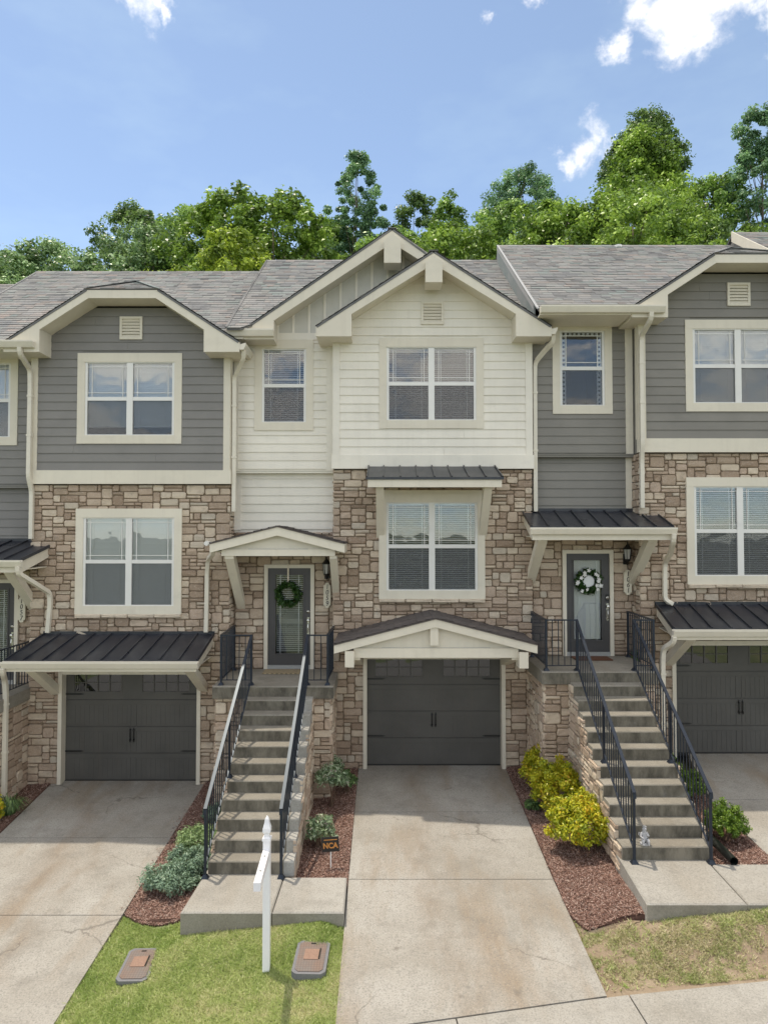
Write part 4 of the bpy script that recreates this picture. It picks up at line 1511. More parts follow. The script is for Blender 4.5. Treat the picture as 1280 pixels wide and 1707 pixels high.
    while x0 + k * .24 < x1:
        a = x0 + k * .24; b = min(a + .25, x1); e = .004 * (k % 2)
        mb.prism([(ridge_y - .14, ridge_z - .075 + e), (ridge_y, ridge_z + .022 + e), (ridge_y + .14, ridge_z - .075 + e), (ridge_y + .14, ridge_z - .095), (ridge_y, ridge_z), (ridge_y - .14, ridge_z - .095)], a, b, 'x')
        k += 1
    build(mb, 'ridge_cap', M_SHINGLE, H)
    # end wall of the raised roof and its rake
    mb = MB(); mb.prism([(MAIN0Y + .25, MAIN0Z - .30), (ridge_y, ridge_z - .5), (ridge_y, ridge_z - .01), (MAIN0Y + .25, MAIN0Z + .14)], x0 - .03, x0 - .002, 'x')
    build(mb, 'roof_end_board', M_SHINGLE, H)
    if extras.get('kick'):
        mb = MB(); mb.prism([(MAIN0Y + .30, MAIN0Z + .07), (ridge_y, ridge_z - .11), (ridge_y, ridge_z - .012), (MAIN0Y + .30, MAIN0Z + .17)], x0 - .034, x0 - .0305, 'x')
        build(mb, 'step_flashing', M_LEAD, H)
    mb = MB(); mb.prism([(MAIN0Y + .0, MAIN0Z + .0), (ridge_y, ridge_z - .0), (ridge_y, ridge_z + .025), (MAIN0Y + .0, MAIN0Z + .025)], x0 - .035, x0 + .012, 'x')
    build(mb, 'roof_edge_flashing', M_LEAD if extras.get('kick') else M_SHINGLE, H)
    # ---- bay gable roof
    yf = 13.47; yr = 16.0
    half = 2.25
    e0, e1 = RX - half, RX + half
    ze = RZ - .65 * half
    if gable == 'peak':
        roof_plane([(e0, yr, ze), (e0, yf, ze), (RX, yf, RZ), (RX, yr, RZ)], M_SHINGLE, H)
        roof_plane([(e1, yf, ze), (e1, yr, ze), (RX, yr, RZ), (RX, yf, RZ)], M_SHINGLE, H)
    else:
        fl = .70; hz = RZ - .65 * fl; ya = yf + .88
        roof_plane([(e0, yr, ze), (e0, yf, ze), (RX - fl, yf, hz), (RX, ya, RZ), (RX, yr, RZ)], M_SHINGLE, H)
        roof_plane([(e1, yf, ze), (e1, yr, ze), (RX, yr, RZ), (RX, ya, RZ), (RX + fl, yf, hz)], M_SHINGLE, H)
        roof_plane([(RX - fl, yf, hz), (RX + fl, yf, hz), (RX, ya, RZ)], M_SHINGLE, H)
        for s in (-1, 1):
            mb = MB(); mb.bar((RX + s * fl, yf, hz + .012), (RX, ya, RZ + .015), .16, .012)
            build(mb, 'hip_cap', M_SHINGLE, H)
    mb = MB(); mb.bar((RX, yf + (.0 if gable == 'peak' else .88), RZ - .004), (RX, yr, RZ - .004), .18, .014); build(mb, 'ridge_cap', M_SHINGLE, H)
    # rakes, soffits, tails
    zb = 8.353; tw = .68; D = .215
    for s in (-1, 1):
        X = lambda d: RX + s * d
        outer = half + .0
        if gable == 'peak':
            poly = [(X(outer), zb), (X(outer), ze - .015), (X(0), RZ - .015), (X(0), RZ - D - .05), (X(outer - tw), B_(X(outer - tw)) - D), (X(outer - tw), zb)]
            spoly = [(X(outer - tw), B_(X(outer - tw)) - D + .03), (X(0), RZ - D + .02), (X(0), RZ - D + .045), (X(outer - tw), B_(X(outer - tw)) - D + .055)]
        else:
            poly = [(X(outer), zb), (X(outer), ze - .015), (X(.70), hz - .015), (X(.646), 9.39), (X(outer - tw), B_(X(outer - tw)) - D), (X(outer - tw), zb)]
            spoly = [(X(outer - tw), B_(X(outer - tw)) - D + .03), (X(.64), 9.42), (X(.64), 9.445), (X(outer - tw), B_(X(outer - tw)) - D + .055)]
        if s > 0:
            poly = poly[::-1]; spoly = spoly[::-1]
        mb = MB(); mb.prism(poly, yf + .01, yf + .055, 'y'); build(mb, 'rake_board', M_CREAM, H)
        mb = MB(); mb.prism(spoly, yf + .056, YB - .001, 'y'); build(mb, 'soffit', M_CREAM, H)
        tp = [(X(outer - .01), zb + .003), (X(outer - .01), ze - .06), (X(outer - tw + .005), B_(X(outer - tw)) - .09), (X(outer - tw + .005), zb + .003)]
        if s > 0:
            tp = tp[::-1]
        mb = MB(); mb.prism(tp, yf + .056, YE + .35, 'y'); build(mb, 'eave_return', M_CREAM, H)
    if gable == 'peak':
        mb = MB(); mb.prism([(.79, 9.36), (1.11, 9.36), (1.11, RZ - .26), (RX, RZ - .15), (.79, RZ - .26)], yf - .10, yf + .35, 'y'); build(mb, 'gable_block', M_CREAM, H)
    else:
        mb = MB(); mb.prism([(RX - .70, hz - .015), (RX - .646, 9.39), (RX + .646, 9.39), (RX + .70, hz - .015)], yf + .0098, yf + .0552, 'y'); build(mb, 'rake_board', M_CREAM, H)
        mb = MB(); mb.box(RX - .66, RX + .66, yf + .056, YB - .002, 9.40, 9.43); build(mb, 'soffit', M_CREAM, H)
    # right side eave gutter and downspout
    side_gutter(H, yf + .02, YE + .3, e1, e1 + .12, 8.40, 8.53)
    downspout(H, [(e1 + .06, yf + .12, 8.41), (e1 + .06, yf + .17, 8.28), (e1 - .06, yf + .35, 8.16), (2.995, YB + .02, 7.98), (2.995, YB + .05, 7.7), (2.995, YB + .06, extras.get('ds_end', 5.06))])
    # ---- entry storey roof edge
    if gable == 'peak':
        ex, ez, es = .16, 10.6, .688
        E_ = lambda x: ez - es * abs(x - ex)
        yf2, yr2 = 13.80, 17.2
        l, r = -2.76, 3.0
        roof_plane([(l, yr2, E_(l)), (l, yf2, E_(l)), (ex, yf2, ez), (ex, yr2, ez)], M_SHINGLE, H)
        roof_plane([(r, yf2, E_(r) - .12), (r, yr2, E_(r) - .12), (ex, yr2, ez), (ex, yf2, ez)], M_SHINGLE, H)
        mb = MB(); mb.bar((ex, yf2, ez - .004), (ex, yr2, ez - .004), .18, .014); build(mb, 'ridge_cap', M_SHINGLE, H)
        d2 = .25
        mb = MB(); mb.prism([(l, 8.385), (l, E_(l) - .015), (ex, ez - .015), (ex, ez - d2 - .05), (-2.155, E_(-2.155) - d2), (-2.155, 8.385)], yf2 + .01, yf2 + .055, 'y'); build(mb, 'rake_board', M_CREAM, H)
        mb = MB(); mb.prism([(1.15, E_(1.15) - d2), (ex, ez - d2 - .05), (ex, ez - .015), (1.15, E_(1.15) - .015)], yf2 + .01, yf2 + .055, 'y'); build(mb, 'rake_board', M_CREAM, H)
        for (a, b) in ((-2.155, ex), (1.1, ex)):
            p = [(a, E_(a) - d2 + .03), (b, E_(b) - d2 + .02), (b, E_(b) - d2 + .045), (a, E_(a) - d2 + .055)]
            if a > b:
                p = p[::-1]
            mb = MB(); mb.prism(p, yf2 + .056, YE - .001, 'y'); build(mb, 'soffit', M_CREAM, H)
        mb = MB(); mb.prism([(l + .01, 8.388), (l + .01, E_(l) - .06), (-2.16, E_(-2.16) - .09), (-2.16, 8.388)], yf2 + .056, YE + .3, 'y'); build(mb, 'eave_return', M_CREAM, H)
        mb = MB(); mb.prism([(0.0, 9.86), (.33, 9.86), (.33, ez - .30), (ex, ez - .16), (0, ez - .30)], yf2 - .10, yf2 + .3, 'y'); build(mb, 'gable_block', M_CREAM, H)
        # board and batten gable
        mb = MB(); mb.prism([(-2.3, 8.64), (2.5, 8.64), (2.5, E_(2.5) - .1), (ex, ez - .1), (-2.3, E_(-2.3) - .1)], YE - .004, YE + .06, 'y')
        g = build(mb, 'batten_gable', M_PANEL, H)
        x = -2.15
        while x < 1.6:
            mb = MB(); mb.box(x - .024, x + .024, YE - .026, YE - .0045, 8.642, E_(x) - .2); build(mb, 'batten', M_WSIDE, g)
            x += .318
        mb = MB(); mb.box(-2.3, BX0, YE - .03, YE - .0042, 8.60, 8.6415); build(mb, 'base_batten', M_WSIDE, g)
        gutter(H, left_x - .04, -2.15, yf2 - .12, yf2 + .005, 8.43, 8.565)
        mb = MB(); mb.box(left_x - .02, l + .012, yf2 - .02, YE, 8.385, 8.43); build(mb, 'soffit', M_CREAM, H)
    else:
        gutter(H, left_x + .0, BX0 + .30, yf - .11, yf + .005, 8.425, 8.555)
        mb = MB(); mb.box(left_x, BX0 - .31, yf + .006, yf + .045, 8.40, 8.53); build(mb, 'eave_fascia', M_CREAM, H)
        mb = MB(); mb.box(left_x, BX0 - .31, yf + .046, YE - .034, 8.40, 8.42); build(mb, 'soffit', M_CREAM, H)
        downspout(H, [(-.96, yf - .05, 8.43), (-.96, yf - .03, 8.30), (-.985, YB - .12, 8.10), (-.985, YB - .10, 7.8), (-.985, YB - .115, 6.0), (-.965, YB - .02, 5.72), (-.965, YB - .02, 4.78)])
    # ---- garage
    mb = MB()
    j0, j1, jt = gar[0], gar[1], gar[3]
    mb.box(j0 - .075, j0, YS - .045, 14.24, -.02, jt + .05); mb.box(j1, j1 + .075, YS - .045, 14.24, -.02, jt + .05); mb.box(j0, j1, YS - .04, 14.24, jt, jt + .09)
    build(mb, 'garage_casing', M_CREAM, H)
    garage_door(H, j0, j1, gar[2], jt, 14.2)
    # ---- door
    entry_door(H, *door, YD, extras.get('door_blind', 'open'))
    # ---- canopies
    if garage_can == 'gable':
        gable_canopy(H, 'garage_canopy', .915, 3.085, 1.80, .257, 12.66, YS + .01, .165, (-.54, 2.395), (2.366, 2.536), [(-.69, -.53, 2.22, 2.50), (2.39, 2.55, 2.20, 2.48)], (.82, .965, 2.595, 2.92),
                     [(-.50, .15, 2.37, 2.0), (2.36, .15, 2.37, 2.0)], 0)
    else:
        shed_canopy(H, 'garage_canopy', -.72, 2.64, YS, 2.915, -.86, 2.62, 12.85, 2.605, 10, 2.40, True, [(-.47, 2.40, 0, 1.72), (2.42, 2.40, 0, 1.78)], .17)
        downspout(H, [(-.86, 12.79, 2.47), (-.86, 12.83, 2.36), (-.95, 13.05, 2.22), (-.95, 13.10, 2.0), (-.95, 13.10, -.02)])
    if gable == 'peak':
        gable_canopy(H, 'door_canopy', -1.972, 4.725, 1.245, .255, 13.15, YD + .01, .178, (-3.02, -.91), (4.165, 4.287), [], None,
                     [(-2.885, .165, 4.165, 3.06), (-.95, .13, 4.165, 3.06)], 0)
        downspout(H, [(-3.17, 13.3, 4.3), (-3.22, 13.42, 4.2), (-3.42, 13.85, 4.08), (-3.455, 13.95, 3.85), (-3.47, 13.95, 2.66)])
        mb = MB(); mb.lathe([(.0, -.07), (.045, -.07), (.05, 0), (.03, .03), (.0, .05)], (-3.30, 13.3, 4.40), 10, 'y'); mb.box(-3.31, -3.2, 13.27, 13.33, 4.37, 4.43)
        build(mb, 'floodlight', M_VINYL, H)
    else:
        shed_canopy(H, 'door_canopy', -3.22, -.58, YD, 4.735, -3.30, -.70, 13.12, 4.405, 8, 4.165, True, [(-3.05, 4.165, 0, 3.28), (-1.03, 4.165, 0, 3.22)], .17)
        downspout(H, [(-.74, 13.05, 4.28), (-.74, 13.07, 4.15), (-.62, 13.5, 3.92), (-.56, 13.93, 3.72), (-.56, 13.95, 3.5), (-.56, 13.95, 3.0), (-.42, 13.90, 2.93)] if extras.get('kick') else
                  [(-.74, 13.05, 4.28), (-.74, 13.07, 4.15), (-.62, 13.5, 3.92), (-.56, 13.93, 3.72), (-.56, 13.95, 3.5), (-.60, 13.95, 2.95)])
    if window_can:
        c = shed_canopy(H, 'window_canopy', -.315, 2.19, YB + .03, 5.93, -.33, 2.205, 13.1, 5.62, 8, 5.44, False, [(-.075, 5.445, 0, 4.50), (1.945, 5.445, 0, 4.50)], .15)
        mb = MB(); mb.box(-.13, 2.0, YB + .0, YS + .0, 5.20, 5.44); build(mb, 'head_board', M_CREAM, c)
    OFF = Vector((0, 0, 0))
    return H


townhouse((-5.96, 0, -.30), 'jerk', M_GSIDE, 'left grey townhouse with clipped gable and closed white blinds', 'closed', 'closed', 'closed', 'shed', False, {'ds_end': 5.32, 'upper_dark': 7.02})
townhouse((0, 0, 0), 'peak', M_WSIDE, 'ivory middle townhouse with two stacked pointed gables', 'open', 'open', 'open', 'gable', True, {'ds_end': 5.02, 'door_blind': 'open'})
townhouse((5.96, -.22, .30), 'jerk', M_GSIDE2, 'taupe grey right-hand townhouse with white flower wreath on its door', 'closed', 'open', None, 'shed', False, {'ds_end': 5.06, 'curtain': True, 'door_blind': 'closed', 'kick': True})


def neighbour(x0, x1, dz, dy, label):
    """the next roofs of the row, of which only an end shows"""
    global OFF
    OFF = Vector((0, dy, dz))
    H = empty('townhouse', ((x0 + x1) / 2, 14, 0), label, 'house', 'townhouses in the row')
    ry = 18.3; rz = MAIN0Z + MS * (ry - MAIN0Y)
    roof_plane([(x0, MAIN0Y, MAIN0Z), (x1, MAIN0Y, MAIN0Z), (x1, ry, rz), (x0, ry, rz)], M_SHINGLE, H)
    roof_plane([(x1, 23, MAIN0Z), (x0, 23, MAIN0Z), (x0, ry, rz), (x1, ry, rz)], M_SHINGLE, H)
    mb = MB(); mb.prism([(14.2, -1), (22.6, -1), (22.6, 8.7), (18.3, 11.5), (14.2, 8.8)], x0 + .02, x1 - .02, 'x'); build(mb, 'wall', M_GSIDE, H)
    mb = MB(); mb.prism([(MAIN0Y, MAIN0Z - .22), (ry, rz - .25), (ry, rz + .02), (MAIN0Y, MAIN0Z + .02)], x0 - .03, x0 - .002, 'x'); build(mb, 'rake_board', M_CREAM, H)
    OFF = Vector((0, 0, 0))


neighbour(-15.0, -9.03, -.62, 0, 'roof end of the lower townhouse at the far left edge')
neighbour(8.92, 14.8, .62, -.3, 'raised roof end of the townhouse at the far right edge')


# ------------------------------------------------------------------ porch stairs and iron railings
LZ, RISE, RUN, NR = 1.86, 0.186, 0.27, 11


def set_face_mat(o, idx, mi):
    for i in idx:
        o.data.polygons[i].material_index = mi


def stair(off, l0, l1, s0, s1, label, cheek, steps=True):
    """landing slab on stone-faced walls with a straight flight of concrete steps"""
    global OFF
    OFF = Vector(off)
    yf = 12.8
    T = empty('entry_stairs', ((s0 + s1) / 2, 10.1, -.186), label, 'stairs', 'front entry stairs')
    mb = MB()
    prof = [(yf - .03, LZ - .22), (yf - .03, LZ - .02), (yf - .022, LZ - .006), (yf - .008, LZ), (YD - .02, LZ), (YD - .02, LZ - .22)]
    for a, b in ((l0, s0 + .02), (s0 + .0205, s1 - .0205), (s1 - .02, l1)):
        mb.prism(prof, a, b, 'x')
    o = build(mb, 'landing_slab', [M_STEP, M_RISER], T)
    set_face_mat(o, [2, 10, 18], 1)
    mb = MB(); mb.box(l0 + .06, l1 - .06, yf + .06, YD - .03, -.5, LZ - .22); build(mb, 'landing_core', M_MORTAR, T)
    ss = StoneSet()
    fr = lambda u, v, o: (u, yf + .06 - o, v)
    ss.wall(l0 + .04, s0 - .0, -.35, LZ - .225, fr)
    ss.wall(s1, l1 - .04, -.35, LZ - .225, fr)
    ss.wall(yf + .03, YD - .05, -.35, LZ - .225, lambda u, v, o: (l1 - .06 + o, u, v), None, .8 if cheek > 0 else .4)
    ss.wall(yf + .03, YD - .05, -.35, LZ - .225, lambda u, v, o: (l0 + .06 - o, u, v), None, .8 if cheek < 0 else .4)
    if steps:
        core = [(yf + .05, -.5)]
        for k in range(1, NR):
            z = LZ - RISE * k; y0, y1 = yf - RUN * k, yf - RUN * (k - 1)
            j = random.uniform(-.004, .004)
            prof = [(y0 + j, z - RISE - .03), (y0 + j - .006, z - .02), (y0 + j + .002, z - .006), (y0 + j + .016, z), (y1 + .05, z), (y1 + .05, z - RISE - .03)]
            mb = MB(); mb.prism(prof, s0, s1, 'x')
            o = build(mb, 'step', [M_STEP, M_RISER], T)
            set_face_mat(o, [2], 1)
            if cheek > 0:
                e = .006
                mb = MB(); q = [(a_ - e if i_ < 4 else a_, z_ + e if i_ in (2, 3, 4) else z_) for i_, (a_, z_) in enumerate(prof)]
                mb.prism(q, s1 - random.uniform(.125, .145), s1 + .012, 'x'); build(mb, 'cheek_block', M_PALE, T)
        top = lambda u: LZ - RISE * (math.floor((yf - u) / RUN) + 1)
        poly = [(yf - RUN * 10 + .03, -.45), (yf + .05, -.45), (yf + .05, LZ - RISE * 1 - .12)]
        poly += [(yf - RUN * 9.6, LZ - RISE * 11 + .02)]
        mb = MB(); mb.prism(poly, s0 + .05, s1 - .05, 'x'); build(mb, 'stair_core', M_MORTAR, T)
        sides = [(s1, 1), (s0, -1)]
        for xs_, sg in sides:
            ss.wall(yf - RUN * 10 + .02, yf + .05, -.38, LZ - RISE - .02, (lambda u, v, o, xs_=xs_, sg=sg: (xs_ - sg * .012 + sg * o, u, v)),
                    (lambda u, v: v > top(u) - .035), 1.0 if sg == cheek else .3)
    ss.finish(T)
    OFF = Vector((0, 0, 0))
    return T


stair((-5.96, 0, -.30), -3.06, -.965, -2.5, -1.4, 'stone-sided stairs and landing of the grey house cut by the left picture edge', 1)
stair((0, 0, 0), -3.06, -.90, -2.46, -1.27, 'concrete stairs with whitish worn ends leading to the door with the plain green wreath', 1)
stair((5.96, -.22, .30), -3.19, -1.15, -2.70, -1.46, 'concrete stairs with small cherub on them leading to the door with the white flower wreath', -1)


def railing(off, wall, outer, inner, bottom, label, steps=True, flip=1):
    """black iron railing: along the landing edge and down one side of the flight"""
    global OFF
    OFF = Vector(off)
    T = empty('stair_railing', (inner[0], inner[1], LZ), label, 'railing', 'black iron stair railings')
    zt, zb = LZ + .89, LZ + .09
    W_, O_, I_ = [Vector((p[0], p[1], 0)) for p in (wall, outer, inner)]
    Bt = Vector((bottom[0], bottom[1], 0))
    zfoot = LZ - NR * RISE
    zend = zfoot + .965
    # hand rail
    mb = MB()
    up = Vector((0, 0, 1))
    pts = [W_ + up * zt, O_ + up * zt, I_ + up * zt]
    mb.bar(pts[0], pts[1], .045, .022); mb.bar(pts[1], pts[2], .045, .022)
    if steps:
        e = Bt + up * zend
        d = (e - pts[2]).normalized()
        mb.bar(pts[2] - d * .01, e + d * .03, .048, .024)
        mb.bar(e + d * .03, e + d * .035 + Vector((0, -.005, -.07)), .044, .022, up=(0, 1, 0))
    build(mb, 'handrail', M_IRON, T)
    mb = MB()
    mb.bar(W_ + up * zb, O_ + up * zb, .025, .014); mb.bar(O_ + up * zb, I_ + up * zb, .025, .014)
    if steps:
        mb.bar(I_ + up * (zt - .79), Bt + up * (zend - .79), .025, .014)
    build(mb, 'bottom_rail', M_IRON, T)
    def post(p, z0, z1):
        mb = MB(); s = .017
        mb.box(p.x - s, p.x + s, p.y - s, p.y + s, z0, z1)
        mb.hexa([(p.x - .05, p.y - .05, z0), (p.x + .05, p.y - .05, z0), (p.x + .05, p.y + .05, z0), (p.x - .05, p.y + .05, z0),
                 (p.x - .022, p.y - .022, z0 + .05), (p.x + .022, p.y - .022, z0 + .05), (p.x + .022, p.y + .022, z0 + .05), (p.x - .022, p.y + .022, z0 + .05)])
        build(mb, 'post', M_IRON, T)
    post(O_, LZ, zt); post(I_, LZ, zt); post(W_ + Vector((0, -.03, 0)), LZ, zt)
    protos = {}
    def baluster(p, z0, z1, key):
        if key not in protos:
            mb = MB(); s = .0068
            mb.box(p.x - s, p.x + s, p.y - s, p.y + s, z0, z1)
            protos[key] = build(mb, 'baluster', M_IRON, T)
        else:
            share(protos[key], 'baluster', T, Vector((p.x, p.y, (z0 + z1) / 2)) + OFF)
    for a, b in ((W_, O_), (O_, I_)):
        L = (b - a).length
        n = max(1, round(L / .105))
        for k in range(1, n):
            baluster(a.lerp(b, k / n), zb, zt, 'landing')
    if steps:
        post(Bt, zfoot, zend)
        def zh(y):
            t = (I_.y - y) / (I_.y - Bt.y)
            return zt + (zend - zt) * t
        tread = lambda y: LZ - RISE * (math.floor((12.8 - y) / RUN) + 1)
        ym = 11.32
        pm = I_.lerp(Bt, (I_.y - ym) / (I_.y - Bt.y))
        post(pm, tread(ym), zh(ym))
        n = 27
        for k in range(1, n):
            p = I_.lerp(Bt, k / n)
            if abs(p.y - ym) < .03:
                continue
            z1 = zh(p.y)
            baluster(p, z1 - .79, z1, 'stair')
    OFF = Vector((0, 0, 0))
    return T


railing((-5.96, 0, -.30), (-1.05, 14.3), (-1.05, 12.9), (-1.45, 12.9), (-1.5, 9.99), 'black iron railing on the landing cut by the left picture edge')
railing((0, 0, 0), (-2.98, 14.3), (-2.93, 12.88), (-2.385, 12.88), (-2.475, 10.0), 'black iron railing left of the stairs to the door with the plain green wreath')
railing((0, 0, 0), (-.985, 14.3), (-1.015, 12.88), (-1.375, 12.88), (-1.425, 10.0), 'black iron railing right of the stairs to the door with the plain green wreath')
railing((5.96, -.22, .30), (-3.06, 14.3), (-3.09, 12.88), (-2.55, 12.88), (-2.57, 10.0), 'black iron railing beside the cherub on the right-hand stairs')
railing((5.96, -.22, .30), (-1.17, 14.3), (-1.19, 12.88), (-1.535, 12.88), (-1.53, 10.0), 'black iron railing above the black corrugated drain pipe')


# walk slabs at the foot of the stairs
def level_slab(cells, z, th, mat=None):
    root = None
    for poly in cells:
        mb = MB(); n = len(poly)
        cx = sum(p[0] for p in poly) / n; cy = sum(p[1] for p in poly) / n
        b = .018
        ins = [(p[0] + (b if p[0] < cx else -b), p[1] + (b if p[1] < cy else -b)) for p in poly]
        V = [(x, y, z - th) for x, y in poly] + [(x, y, z - .016) for x, y in poly] + [(x, y, z) for x, y in ins]
        F = [tuple(range(2 * n, 3 * n))]
        for r in (0, n):
            F += [(r + i, r + (i + 1) % n, r + n + (i + 1) % n, r + n + i) for i in range(n)]
        mb.add(V, F)
        o = build(mb, 'walkway' if root is None else 'slab', [M_WALK, M_STEP], root, kind='structure' if root is None else None)
        set_face_mat(o, [1], 1)
        root = root or o
    return root


level_slab([[(-2.56, 9.10), (-1.415, 9.10), (-1.395, 10.35), (-2.50, 10.35)], [(-1.405, 9.10), (-.505, 9.10), (-.515, 10.02), (-1.385, 10.02)]], -.185, .40)
level_slab([[(3.17, 8.72), (4.38, 8.72), (4.42, 10.12), (3.25, 10.12)], [(4.39, 8.72), (5.40, 8.72), (5.39, 9.76), (4.425, 9.76)]], .114, .42)

# ------------------------------------------------------------------ foliage
def leaf_cloud(centers, spread, n_each, size, up=0.5, flat=1.0, aspect=0.5, tone_c=None, tone_j=0.35, r=rng, droop=0.0):
    """diamond leaves scattered round clump centres: V, F, tone"""
    C = np.repeat(np.asarray(centers, float), n_each, axis=0)
    S = np.repeat(np.asarray(spread, float), n_each)
    N = len(C)
    d = r.normal(size=(N, 3)); d /= np.linalg.norm(d, axis=1)[:, None]
    rad = S * r.uniform(0.15, 1.0, N) ** 0.6
    P = C + d * rad[:, None] * np.array([1, 1, flat])
    nrm = d * 0.8 + r.normal(size=(N, 3)) * 0.7 + np.array([0, 0, up])
    nrm /= np.linalg.norm(nrm, axis=1)[:, None]
    t = r.normal(size=(N, 3)) + d * 0.8 - np.array([0, 0, droop])
    a = t - nrm * (t * nrm).sum(1)[:, None]
    a /= np.linalg.norm(a, axis=1)[:, None] + 1e-9
    b = np.cross(nrm, a)
    s = size * r.uniform(0.6, 1.35, N)
    A = a * s[:, None] * 0.5; Bv = b * (s * aspect * 0.5)[:, None]
    fold = nrm * (s * 0.10)[:, None]
    V = np.stack([P - A, P - Bv + fold, P + A, P + Bv + fold], 1).reshape(-1, 3)
    F = np.arange(4 * N).reshape(-1, 4)
    tc = np.repeat(r.uniform(0.25, 0.75, len(centers)) if tone_c is None else np.asarray(tone_c), n_each)
    tone = np.clip(tc + r.normal(0, tone_j, N) * 0.6, 0, 1)
    return V, F, tone


def limb_mesh(mb, a, b, r0, r1, bend=0.15, n=5):
    a = Vector(a); b = Vector(b)
    m = (a + b) / 2 + Vector((random.uniform(-1, 1), random.uniform(-1, 1), random.uniform(-.3, .6))) * (b - a).length * bend
    pts = []
    for k in range(4):
        t = k / 3
        pts.append((a * (1 - t) + m * t) * (1 - t) + (m * (1 - t) + b * t) * t)
    mb.tube(pts, [r0 + (r1 - r0) * k / 3 for k in range(4)], n, False)


def tree(x, y, ztop, rx, depth, mat, label, leaf=0.2, dens=1.0, shape='round', seed=0, aspect=.5):
    r = np.random.default_rng(seed + 100)
    random.seed(seed + 900)
    gz = hill_z(x, y) - 0.1
    H = ztop - gz
    T = empty('tree', (x, y, gz), label, 'tree', 'trees on the slope behind the houses')
    zc0 = max(gz + H * 0.18, ztop - depth)
    cz = (ztop + zc0) / 2; rz = (ztop - zc0) / 2
    rx *= 1.28
    ztop += .9
    leaf *= .85
    rx *= 1.12
    nC = int(130 * dens * (rx / 2.0) ** 1.6 * (rz / 3.5) ** .7) + 34
    cs = []; tries = 0
    lob = r.uniform(0, 6.28, 3)
    while len(cs) < nC and tries < 20000:
        tries += 1
        h = r.uniform(-1, 1)
        if shape == 'round':
            prof = math.sqrt(max(0, 1 - abs(h) ** 2.3))
        elif shape == 'tall':
            prof = math.sqrt(max(0, 1 - max(0, h) ** 1.5)) * (.82 + .18 * math.sin(h * 7 + lob[0]))
        else:
            prof = math.sqrt(max(0, 1 - abs(h) ** 2)) * (0.75 + .25 * math.sin(h * 9 + lob[0]))
        th = r.uniform(0, 2 * math.pi)
        lum = 1 + 0.22 * math.sin(3 * th + lob[1] + h * 3) + 0.15 * math.sin(5 * th + lob[2] - h * 5)
        q = r.uniform(0.25, 1.0) ** 0.45
        if shape == 'sparse' and r.uniform() < .35:
            continue
        cs.append((math.cos(th) * rx * prof * lum * q, math.sin(th) * rx * prof * lum * q, h * rz * (0.9 + .15 * r.uniform()) + cz - gz))
    cs = np.array(cs)
    sp = r.uniform(0.24, 0.54, len(cs)) * (rx / 2.2) ** .5
    if shape == 'sparse':
        sp *= .75
    per = int(74 * (0.2 / leaf) ** 1.6)
    # clump tone is random, wherever the clump sits
    V, F, tone = leaf_cloud(cs, sp, per, leaf, up=0.9, flat=0.75, aspect=.62, r=r, tone_c=r.uniform(.1, .85, len(cs)))
    fast_mesh('crown', V, F, tone, mat, T, (x, y, gz))
    mb = MB()
    tr = max(.09, rx * .075)
    lean = (random.uniform(-.3, .3), random.uniform(-.3, .3))
    P = [Vector((x + lean[0] * t, y + lean[1] * t, gz + H * .93 * t)) for t in (0, .3, .6, .85, 1)]
    mb.tube(P, [tr, tr * .8, tr * .5, tr * .25, tr * .08], 7)
    build(mb, 'trunk', M_BARK, T, True)
    mb = MB()
    for k in range(min(len(cs), 26)):
        c = cs[k * len(cs) // min(len(cs), 26)]
        t = min(.88, max(.18, (c[2] / H) - random.uniform(.08, .2)))
        base = Vector((x + lean[0] * t, y + lean[1] * t, gz + H * .93 * t))
        limb_mesh(mb, base, (x + c[0], y + c[1], gz + c[2]), tr * .35 * (1.1 - t), .012)
    build(mb, 'limb', M_BARK, T, True)
    return T


def pxw(deg_tan, y):
    return deg_tan * y


